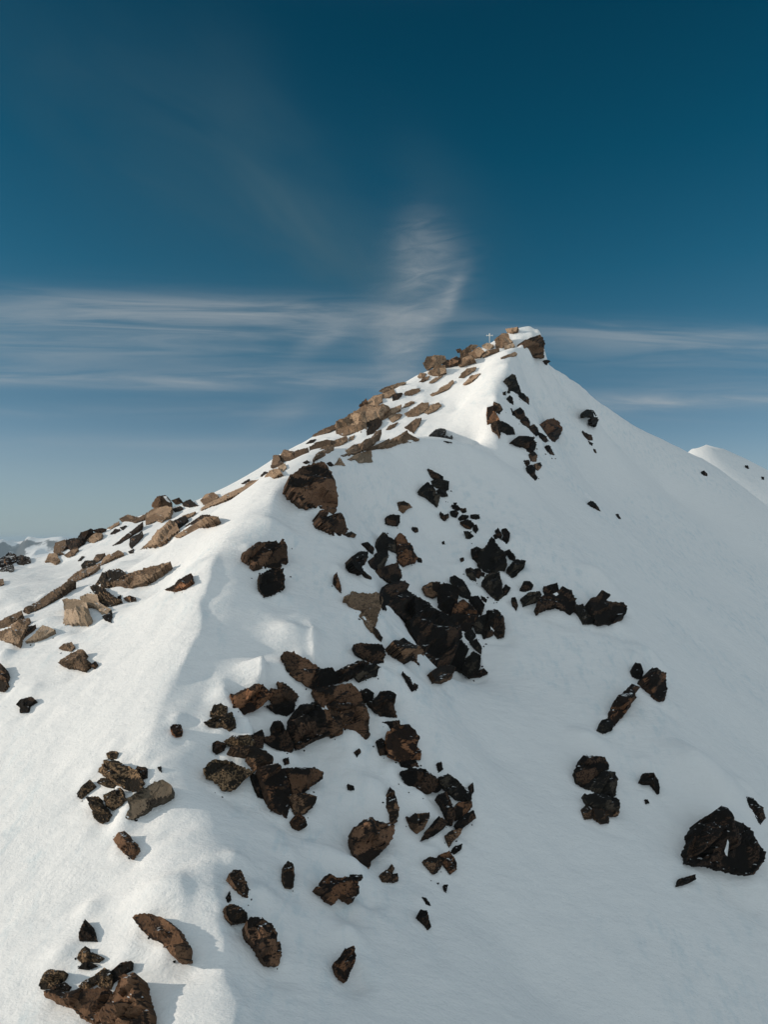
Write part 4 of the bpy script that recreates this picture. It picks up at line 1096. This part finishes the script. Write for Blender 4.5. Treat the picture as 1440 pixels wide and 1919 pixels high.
D|rock|L|m|flat lichen spotted dark rock under the small one on the narrow rib|82,1225 150,1190 240,1168 255,1200 265,1250 230,1275 190,1250 110,1245
M|stone|O|m|brown stone with a black rim alone in the shade near the shadow edge|365,910 380,895 440,897 452,935 450,975 410,985 380,965
D|stone|D|m|small round dark stone left of the lichen topped ledge|130,1355 155,1340 205,1355 195,1385 150,1408 130,1390
D|rock|L|m|ledge with a lichen covered top on the narrow rib|205,1340 250,1310 350,1305 380,1345 370,1385 300,1370 230,1362
D|rock|B|m|brown rock sloping down right from the lichen topped ledge|240,1375 310,1370 380,1375 440,1400 495,1450 490,1478 420,1480 385,1520 370,1480 340,1430
D|boulder|L|m|diamond shaped rock with spotted top at the left end of the band|78,1510 130,1455 200,1460 260,1480 320,1510 370,1525 300,1590 235,1635 190,1630 140,1570 90,1550
D|rock|D|m|black rock left of the black saddle shaped rock in the band|375,1300 425,1275 440,1320 430,1375 400,1380
D|boulder|D|m|black saddle shaped rock with an upright horn in the middle band|430,1320 500,1310 505,1225 530,1220 560,1260 590,1310 620,1350 610,1400 540,1385 470,1350
D|rock_outcrop|D|m|biggest dark brown rock in the centre of the middle band|605,1300 610,1190 660,1125 760,1105 800,1150 820,1220 835,1295 740,1335 690,1365 650,1380
D|rock_outcrop|K|m|broad upper brown rock in the centre of the middle band|750,1025 830,1005 900,1000 970,990 1025,1050 1040,1090 1000,1140 920,1160 850,1150 790,1110
D|rock|K|m|brown slab hanging under the broad upper rock of the middle band|790,1150 860,1150 915,1180 920,1290 860,1310 835,1295 820,1220
D|rock|K|m|pointed red brown rock hanging at the right of the band's centre|920,1160 1000,1140 1045,1100 1070,1180 1085,1300 1065,1320 1015,1290 970,1260 915,1255 915,1200
D|rock|D|m|black rock between the broad upper rock and the twin topped black rock|1025,1040 1070,1020 1110,1045 1105,1090 1050,1100
D|boulder|D|m|twin topped black rock at the right of the middle band|1090,1100 1145,1070 1160,1040 1205,1040 1240,1080 1230,1120 1248,1185 1160,1180 1120,1140
D|rock|D|w|black flat topped rock above the boulder with the orange facet|1175,1225 1270,1215 1275,1250 1230,1275 1180,1265
D|boulder|O|w|dark boulder with a bright orange facet on its right side|1200,1290 1240,1260 1330,1240 1390,1315 1370,1375 1400,1400 1395,1445 1290,1465 1210,1420 1200,1360
D|rock|D|w|dark rock at the left foot of the boulder with the orange facet|1135,1340 1165,1325 1210,1370 1195,1415 1155,1420
D|rock|D|w|small black rock bridging to the long dark whaleback below|1280,1470 1370,1455 1385,1490 1290,1510
F|boulder|R|m|large upright dark rock low in the middle band|330,665 410,650 440,680 468,760 465,830 455,900 400,860 370,780 345,720
F|boulder|K|m|brown rock with a nose pointing right low in the middle band|445,670 520,670 590,668 630,690 625,715 580,745 530,790 490,785 480,730
F|rock|B|m|brown rock under the rock with the nose|470,805 540,790 598,805 590,830 540,885 500,885 485,830
F|stone|R|m|small red brown stone lowest in the middle band|488,910 515,888 540,905 550,940 530,955 500,935
F|rock|D|m|thin dark rock trailing down right of the diamond shaped rock|290,690 320,715 345,770 350,810 325,800 310,750
F|stone|D|m|tiny dark stone on the snow patch amid the band|445,625 462,620 466,640 450,645
F|stone|D|m|tiny dark stone alone on the snow right of the band, the upper one|788,590 805,578 810,590 795,610
F|stone|D|m|tiny dark stone alone on the snow right of the band, the lower one|755,745 775,755 778,768 760,765
F|boulder|D|w|long dark whaleback rock below the boulder with the orange facet|1010,690 1050,670 1100,672 1160,705 1210,745 1190,775 1130,785 1075,775 1030,735
F|stone|D|w|small upright black stone at the right tip of the whaleback rock|1185,645 1200,640 1205,670 1190,685
F|boulder|G|w|long grey slanting rock right of the whaleback rock|1195,710 1230,700 1280,730 1320,780 1345,795 1340,830 1280,815 1235,770 1205,740
F|stone|D|w|thin black spike at the right end of the grey slanting rock|1340,755 1352,740 1355,780 1345,795
F|rock|D|w|upright black pillar under the grey slanting rock|1188,800 1225,785 1245,830 1265,900 1250,940 1235,940 1225,880 1210,830
F|rock|R|w|brown rock right of the upright black pillar|1270,860 1290,835 1345,830 1348,850 1320,885 1275,915
F|rock|D|w|black slanting rock at the right edge below the brown rock|1275,940 1320,890 1355,875 1365,905 1310,945 1290,970
F|rock|B|w|dark rock trailing down left below the black slanting rock|1228,990 1255,970 1300,960 1290,985 1260,1010 1240,1045
F|rock|B|w|dark triangular rock with a pointed right ear below the whaleback|1040,905 1075,890 1140,885 1138,910 1115,955 1085,977 1055,950
F|flat_rock|D|w|leaf shaped dark slab right of the eared triangular rock|1105,1015 1130,975 1190,905 1230,925 1215,950 1160,990
F|boulder|K|w|big egg shaped brown boulder alone below the middle band|775,1010 780,960 820,930 870,910 900,930 965,940 970,975 945,1030 890,1085 860,1110 845,1155 800,1130 780,1060
F|rock|B|w|narrow upright rock with a pinkish foot above the egg shaped boulder|938,800 955,762 972,790 985,830 995,860 985,920 965,935 960,890 940,850
F|stone|B|b|left stone of the small trio below the egg shaped boulder|910,1180 935,1160 955,1170 960,1210 920,1210
F|stone|B|b|top stone of the small trio below the egg shaped boulder|945,1155 962,1130 975,1150 965,1172
F|stone|B|b|right stone of the small trio below the egg shaped boulder|960,1180 990,1175 993,1205 970,1215
F|rock|B|w|left half of the pair of brown rocks under the lower right end of the band|1125,1110 1150,1098 1195,1105 1205,1125 1180,1165 1165,1170 1135,1135
F|rock|R|w|right half of the pair of brown rocks under the lower right end of the band|1195,1090 1240,1072 1270,1120 1272,1150 1248,1170 1215,1120
F|stone|D|w|small black curl of rock above the pair of brown rocks|1255,1070 1270,1045 1300,1035 1295,1055 1265,1075
G|rock|L|f|small spotted stone crowning the foreground rock pile|655,105 680,92 715,95 710,130 665,138
G|boulder|L|f|large lichen spotted boulder with a black right side in the foreground pile|610,205 655,145 700,145 780,185 835,205 872,280 868,328 820,330 765,315 710,290 690,262 635,235
G|rock|D|f|dark stone right behind the large lichen spotted boulder|835,200 845,185 890,190 898,250 870,260 845,235
G|rock|L|f|flat spotted stone under the left side of the large lichen boulder|597,280 620,258 660,255 710,290 705,318 650,305
G|rock|L|f|oblong spotted stone farthest left of the foreground pile|475,350 500,310 550,268 577,300 540,335 490,375
G|rock|L|f|angular spotted block below the large lichen boulder|637,360 680,340 735,320 762,380 740,415 690,448 655,425
G|rock|L|f|pointed spotted stone with a round orange foot at the lower left of the pile|543,375 600,370 605,395 650,440 672,475 660,510 615,528 580,500 570,450
G|boulder|H|f|long smooth grey brown log shaped rock at the right of the pile|765,490 800,440 780,380 850,345 950,285 1005,270 1055,315 1050,345 1000,390 930,415 870,470 800,512
G|rock|F|f|orange and black split stone alone below the foreground pile|700,630 730,590 760,582 790,625 830,650 845,690 805,745 760,710 730,680
G|rock|D|f|black triangular stone alone above the bottom left rocks|490,1250 495,1185 520,1125 560,1165 590,1250
G|rock|L|f|spotted flat stone above the bottom left rocks|475,1360 495,1315 520,1290 535,1320 590,1335 625,1355 600,1380 550,1375 500,1385
G|rock|D|f|dark stone under the spotted flat stone near the bottom left|480,1420 515,1385 560,1390 590,1405 540,1425
G|boulder|L|f|pale spotted boulder at the upper left of the bottom left rocks|242,1520 270,1460 310,1430 395,1445 385,1480 340,1520 300,1545 255,1545
G|rock|D|f|dark stone right of the pale spotted boulder at the bottom left|350,1520 400,1510 425,1530 415,1555 330,1560 310,1545
G|rock_outcrop|F|f|broad rust brown rock face at the bottom left|275,1560 330,1555 400,1575 480,1550 570,1550 650,1545 665,1580 640,1650 600,1740 570,1760 500,1720 440,1660 360,1635 290,1595
G|rock|L|f|narrow spotted stone leaning on the rust brown rock face|485,1530 530,1490 580,1470 595,1500 540,1540 500,1550
G|rock|L|f|spotted upright rock between the two rust brown faces|585,1460 640,1420 670,1440 685,1500 670,1545 610,1535
G|rock|D|f|dark rock behind the tall rust brown slab at the bottom left|685,1440 740,1390 800,1378 800,1420 740,1460 700,1500
G|rock_outcrop|F|f|tall rust brown slab cut by the bottom edge of the picture|610,1720 660,1640 710,1560 740,1470 830,1455 850,1540 885,1620 915,1700 920,1800 880,1830 700,1810 640,1774
G|rock_outcrop|F|f|long jagged brown rock casting a shadow on the sunlit foreground|818,1110 850,1092 920,1090 990,1115 1040,1150 1080,1180 1105,1240 1140,1290 1148,1380 1120,1390 1060,1330 990,1260 920,1230 870,1180
G|stone|D|f|tiny dark stone by the shadow edge right of the foreground pile|970,190 985,185 990,215 978,205
H|rock|B|b|slim tapering brown rock right of the shadow edge low on the slope|135,420 155,400 188,402 210,450 245,535 238,552 205,525 160,470
H|stone|D|b|tiny dark stone under the slim tapering rock|120,535 135,505 140,550 128,558
H|rock|B|b|dark rounded rock at the upper left end of the long brown boulder|117,590 135,572 175,580 220,615 222,655 180,662 150,670 125,635
H|boulder|K|b|long brown boulder with a black right side low on the shaded slope|225,655 245,635 290,640 340,670 370,715 365,760 385,760 390,820 375,875 320,870 290,820 255,755 230,710
H|rock|B|b|small upright oval rock alone right of the slim tapering rock|410,385 425,358 450,370 457,430 450,485 415,485 405,440
H|boulder|R|b|two footed dark brown rock below and left of the egg shaped boulder|575,490 605,470 610,435 632,420 670,440 740,440 770,460 780,510 750,555 720,535 690,515 660,560 640,560 600,510
H|stone|D|b|black lump on the right shoulder of the two footed rock|740,425 795,425 800,445 770,460 745,445
H|boulder|R|b|lowest boulder on the shaded slope with a round black head|660,860 700,830 715,795 740,788 762,820 760,860 735,905 720,950 690,940 665,890
H|rock|D|b|small black drop shaped rock low on the slope below the pair of brown rocks|1078,625 1090,600 1120,605 1130,650 1140,680 1130,692 1105,660
H|stone|D|b|black scrap of rock just above the small drop shaped rock|1100,535 1115,540 1140,575 1120,570
H|stone|D|b|tiny black sliver of rock below the pair of brown rocks|1210,475 1225,475 1218,510 1212,500
I|stone|D|r|tiny dark twig like speck under the hook shaped rock|778,1262 790,1262 796,1278 782,1282
'''

LEAN = {'s': 0.75, 'l': 0.16, 'k': 0.32, 'f': 0.36, 'n': 0.35, 'd': 0.42, 'g': 0.38, 'm': 0.45, 'w': 0.42, 'b': 0.42, 'r': 0.38}
BULGE = {'s': 0.75, 'l': 0.45, 'k': 0.5, 'f': 1.0, 'n': 0.9, 'd': 1.0, 'g': 0.9, 'm': 1.0, 'w': 1.0, 'b': 1.0, 'r': 0.9}
DRIFTS = []
for number, line in enumerate(x for x in ROCKS.strip().splitlines()):
    view, kind, mat, grp, label, text = line.split('|')
    me, origin, place, info = rock_mesh(kind, outline(view, text), 0.05 if 'tan wedge pointing' in label else LEAN[grp], 0.4 if 'tan wedge pointing' in label else BULGE[grp], 1000 + number, bands='banded' in label and 'big' in label, extra=0.9 if grp in 'mgw' else 0.0)
    o = add_mesh(kind, me, MATS[mat], origin)
    o['label'] = label
    o['category'] = {'flat_rock': 'rock', 'rock_outcrop': 'rock outcrop'}.get(kind, kind)
    o['group'] = GROUPS[grp]
    info.update(obj=o, place=place, grp=grp, label=label)
    DRIFTS.append(info)

# ------------------------------------------------------------------ the snow itself, drifted against the rocks
def dent(x, y, rx, ry, amp):
    global H
    i0, i1 = np.searchsorted(gx, [x - 3 * rx, x + 3 * rx])
    j0, j1 = np.searchsorted(gy, [y - 3 * ry, y + 3 * ry])
    X, Y = GX[j0:j1, i0:i1], GY[j0:j1, i0:i1]
    H[j0:j1, i0:i1] += amp * np.exp(-((X - x) / rx) ** 2 - ((Y - y) / ry) ** 2)


RINGS = [i['ring'] for i in DRIFTS]


def taken(u, v, me_, margin):
    """whether another rock lies within margin pixels of this spot"""
    for k, ring in enumerate(RINGS):
        if k == me_ or abs(ring[:, 0].mean() - u) > 160 or abs(ring[:, 1].mean() - v) > 160:
            continue
        if inside(np.array([u]), np.array([v]), ring)[0] or np.hypot(ring[:, 0] - u, ring[:, 1] - v).min() < margin:
            return True
    return False


tops = hits([(i['top'][0], i['top'][1] - 1) for i in DRIFTS])
lows = hits([(i['low'][0], i['low'][1] + 3) for i in DRIFTS])
todo = []
for k, (info, dt, dl) in enumerate(zip(DRIFTS, tops, lows)):
    sz, sp = info['size'], info['sp']
    if sz > 0.5 and np.isfinite(dl) and abs(dl - info['d0']) < 8 and not taken(info['low'][0], info['low'][1] + 0.25 * sp, k, 0.25 * sp):
        x, y, z = at(info['low'][0] + 4, info['low'][1] + 3, dl)
        todo.append((x + 0.2 * sz, y - 0.1 * sz, 0.40 * info['width'] + .2, 0.32 * sz + .25, -0.20 * sz))
    if info['grp'] not in 'skl' and 'slab cut by' not in info['label'] and 'rust brown rock face' not in info['label'] and np.isfinite(dt) and abs(dt - info['d0']) < 10 and not taken(info['top'][0], info['top'][1] - 0.3 * sp, k, 0.3 * sp):
        x, y, z = at(*info['top'], dt)
        todo.append((x, y + 0.55 * sz, 0.5 * info['width'] + .2, 0.45 * sz + .3, 0.75 * info['lift'] + 0.05 * sz))
# wind hollows and cushions that lie against the bigger outcrops
for (u, v, rx, ry, amp) in [(575, 1405, 2.0, 1.3, -1.1), (610, 1390, 1.2, 0.9, -0.6), (665, 1405, 1.8, 1.6, 0.6), (545, 945, 1.5, 2.6, -1.0), (517, 935, 1.2, 3.0, 0.35), (655, 960, 2.0, 3.5, -0.9),
                            (640, 1690, 0.9, 0.7, -0.5), (690, 1685, 0.9, 0.7, -0.5), (668, 1832, 0.9, 0.7, -0.5), (1432, 1625, 1.2, 1.0, -0.6), (868, 1565, 0.8, 0.7, -0.4), (760, 1500, 2.5, 3.5, 0.4),
                            (700, 985, 2.0, 2.0, -0.6), (330, 1545, 1.4, 1.0, -0.25), (90, 1340, 1.2, .8, -0.2)]:
    dd = hits([(u, v)])[0]
    if np.isfinite(dd):
        x, y, z = at(u, v, dd)
        todo.append((x, y, rx, ry, amp))
for t in todo:
    dent(*t)

# where a drift has buried a rock that shows, the rock stands a little further out of the slope
for info in DRIFTS:
    ring = info['ring']
    c = ring.mean(0)
    samp = np.concatenate([c + (ring[::max(1, len(ring) // 10)] - c) * k for k in (0.9, 0.55)])
    dd = hits(samp)
    pd = np.array([info['place'](np.array([u]), np.array([v]))[0][1] for u, v in samp])
    ok = np.isfinite(dd) & (np.abs(dd - info['d0']) < 12)
    if ok.sum() < 5:
        continue
    need = float(np.percentile((pd - dd)[ok], 94)) + 0.05
    if need > 0:
        need = min(need, 2.5)
        p = info['obj'].location
        info['obj'].location = p * (1 - need / p.y)

# small drifts lapping over the lower edges of the rocks
dr = np.random.default_rng(21)
laps = []
for info in DRIFTS:
    if info['size'] < 0.7 or 'bottom left' in info['label'] or 'rust brown' in info['label']:
        continue
    ring = info['ring']
    for _ in range(3 if info['size'] > 2 else 2):
        p = ring[dr.integers(len(ring))]
        d = hits([p])[0]
        if np.isfinite(d) and abs(d - info['d0']) < 8:
            x, y, z = at(*p, d)
            laps.append((x, y - 0.05 * info['size'], 0.22 * info['size'] + .1, 0.18 * info['size'] + .12, dr.uniform(0.06, 0.14) * info['size']))
for t in laps:
    dent(*t)

from mathutils.bvhtree import BVHTree


def snow_patch(text, view, pts):
    """snow lodged on a ledge of a rock: a thin pad that follows the rock's own surface"""
    info = [i for i in DRIFTS if text in i['label']][0]
    o = info['obj']
    me = o.data
    tree = BVHTree.FromPolygons([o.location + v.co for v in me.vertices], [tuple(p.vertices) for p in me.polygons])
    poly = np.array(outline(view, pts))
    lo, hi = poly.min(0), poly.max(0)
    g = np.stack(np.meshgrid(np.arange(lo[0], hi[0], 1.5), np.arange(lo[1], hi[1], 1.5)), -1).reshape(-1, 2)
    g = g[inside(g[:, 0], g[:, 1], poly)]
    allp = np.concatenate([poly, g])
    vs, _, fs, _, _, _ = delaunay_2d_cdt([Vector(p) for p in allp], [(i, (i + 1) % len(poly)) for i in range(len(poly))], [list(range(len(poly)))], 1, 1e-4)
    uv = np.array([(p.x, p.y) for p in vs])
    edge = np.clip(seg_dist(uv[:, 0], uv[:, 1], poly).min(1) / 3.0, 0, 1)
    top, bottom = [], []
    for (u, v), k in zip(uv, edge):
        d = Vector(at(u, v, 1.0)).normalized()
        hit = tree.ray_cast(Vector((0, 0, 0)), d)[0]
        if hit is None:
            hit = d * (info['d0'] / d.y)
        top.append(hit - d * (0.02 + 0.06 * k))
        bottom.append(hit + d * 0.15)
    n0 = len(top)
    nb = len(poly)
    faces = [tuple(q) for q in fs] + [tuple(n0 + i for i in reversed(q)) for q in fs]
    org = o.location
    pm = bpy.data.meshes.new('snow_patch')
    pm.from_pydata([tuple(p - org) for p in top + bottom], [], faces)
    pm.validate()
    for p in pm.polygons:
        p.use_smooth = True
    q = bpy.data.objects.new('snow_patch', pm)
    pm.materials.append(SNOW)
    COL.objects.link(q)
    q.parent = o


snow_patch('huge black triangular outcrop', 'I', '1222,1476 1229,1492 1226,1530 1221,1568 1212,1560 1204,1540 1213,1512')
snow_patch('big banded red brown outcrop', 'B', '466,1028 482,1030 507,1066 506,1080 484,1062')
snow_patch('arched black rock in the middle', 'I', '278,152 300,143 310,154 296,164')
snow_patch('dark blocky rock'.replace('dark blocky', 'black blocky'), 'E', '935,1128 946,1140 962,1158 955,1166 938,1150')
snow_patch('tall crag on the left skyline'.replace('tall', 'dark upper block of the tall'), 'C', '880,203 900,198 922,222 918,236 900,228')

# grit and small chips shed below the rock bands
gr = np.random.default_rng(5)
bm = bmesh.new()
for info in DRIFTS:
    if info['grp'] not in 'mgwdbnf' or info['size'] < 0.8:
        continue
    ring = info['ring']
    for _ in range(gr.integers(1, 5)):
        p = ring[gr.integers(len(ring))]
        u, v = p[0] + gr.normal(0, 4), p[1] + abs(gr.normal(0, 7)) + 1
        d = hits([(u, v)])[0]
        if not np.isfinite(d) or abs(d - info['d0']) > 6:
            continue
        s = gr.uniform(0.05, 0.13) * (d / 80) ** 0.5
        mt = Matrix.Translation(at(u, v, d)) @ Matrix.Rotation(gr.uniform(0, 6), 4, 'Z') @ Matrix.Rotation(gr.uniform(-.6, .6), 4, 'X') @ Matrix.Diagonal((s * gr.uniform(.8, 1.6), s * gr.uniform(.6, 1.2), s * gr.uniform(.5, 1), 1))
        ret = bmesh.ops.create_icosphere(bm, subdivisions=1, radius=1.0, matrix=mt)
        for vv in ret['verts']:
            vv.co += Vector(gr.normal(0, 0.16 * s, 3))
gm = bpy.data.meshes.new('gravel')
bm.to_mesh(gm)
bm.free()
gm.materials.append(MATS['D'])
gravel = bpy.data.objects.new('gravel', gm)
COL.objects.link(gravel)
gravel['kind'] = 'stuff'

terrain = grid_object('snow_slope', gx, gy, H, SNOW)
terrain['kind'] = 'structure'

# ------------------------------------------------------------------ the cross on the summit ridge
cm, cn, cb = new_mat('weathered_white_metal')
cgeo = cn.new('ShaderNodeTexCoord')
cn.link(cn.mix(cn.noise(cgeo.outputs['Object'], 3.0, 4.0), (0.72, 0.70, 0.66), (0.86, 0.85, 0.83)), cb.inputs['Base Color'])
cb.inputs['Roughness'].default_value = 0.45
cu, cv = 918.0, 629.0
CD = float(np.nan_to_num(hits([(914, 652)])[0], nan=188.0))
cx, _, cz = at(cu, cv, CD)
gz = float(hgt(np.array([cx]), np.array([CD]))[0])
cross = bpy.data.objects.new('summit_cross', None)
COL.objects.link(cross)
cross.location = (cx, CD, gz - 0.3)
cross['label'] = 'small white summit cross with flared ends on a thin post above the ridge rocks'
cross['category'] = 'cross'


def bevelled(name, boxes, parent):
    bm = bmesh.new()
    for (x, y, z, sx, sy, sz, rot) in boxes:
        mt = Matrix.Translation((x, y, z)) @ Matrix.Rotation(rot, 4, 'Y') @ Matrix.Diagonal((sx, sy, sz, 1))
        bmesh.ops.create_cube(bm, size=1.0, matrix=mt)
    bmesh.ops.bevel(bm, geom=bm.edges[:], offset=0.012, segments=1, affect='EDGES')
    me = bpy.data.meshes.new(name)
    bm.to_mesh(me)
    bm.free()
    return add_mesh(name, me, cm, parent.location, parent)


hc = cz - (gz - 0.3)
bevelled('post', [(0, 0, hc / 2 - 0.1, 0.13, 0.13, hc + 0.2, 0)], cross)
bevelled('crossbar', [(0, -0.02, hc, 1.5, 0.09, 0.17, 0)], cross)
for sx in (-1, 1):
    bevelled('flared_end', [(sx * 0.66, -0.035, hc, 0.30, 0.12, 0.30, math.pi / 4)], cross)
bevelled('flared_top', [(0, -0.035, hc + 0.36, 0.30, 0.12, 0.30, math.pi / 4), (0, -0.03, hc + 0.2, 0.17, 0.11, 0.36, 0)], cross)
bevelled('centre_plate', [(0, -0.045, hc, 0.44, 0.14, 0.44, 0)], cross)

# ------------------------------------------------------------------ the air
hz = bpy.data.materials.new('pale_air')
hz.use_nodes = True
hz.node_tree.nodes.clear()
hn = N(hz.node_tree)
vol = hn.new('ShaderNodeVolumePrincipled')
vol.inputs['Color'].default_value = (0.62, 0.82, 1.0, 1)
vol.inputs['Density'].default_value = 5e-5
ho = hn.new('ShaderNodeOutputMaterial')
hn.link(vol.outputs[0], ho.inputs['Volume'])
bm = bmesh.new()
lo_z, hi_z = VALLEY - 400, 62.0
bmesh.ops.create_cube(bm, size=1.0, matrix=Matrix.Translation((0, 0, (lo_z + hi_z) / 2)) @ Matrix.Diagonal((60000, 60000, hi_z - lo_z, 1)))
hme = bpy.data.meshes.new('haze')
bm.to_mesh(hme)
bm.free()
hme.materials.append(hz)
haze = bpy.data.objects.new('haze', hme)
COL.objects.link(haze)
haze['kind'] = 'stuff'
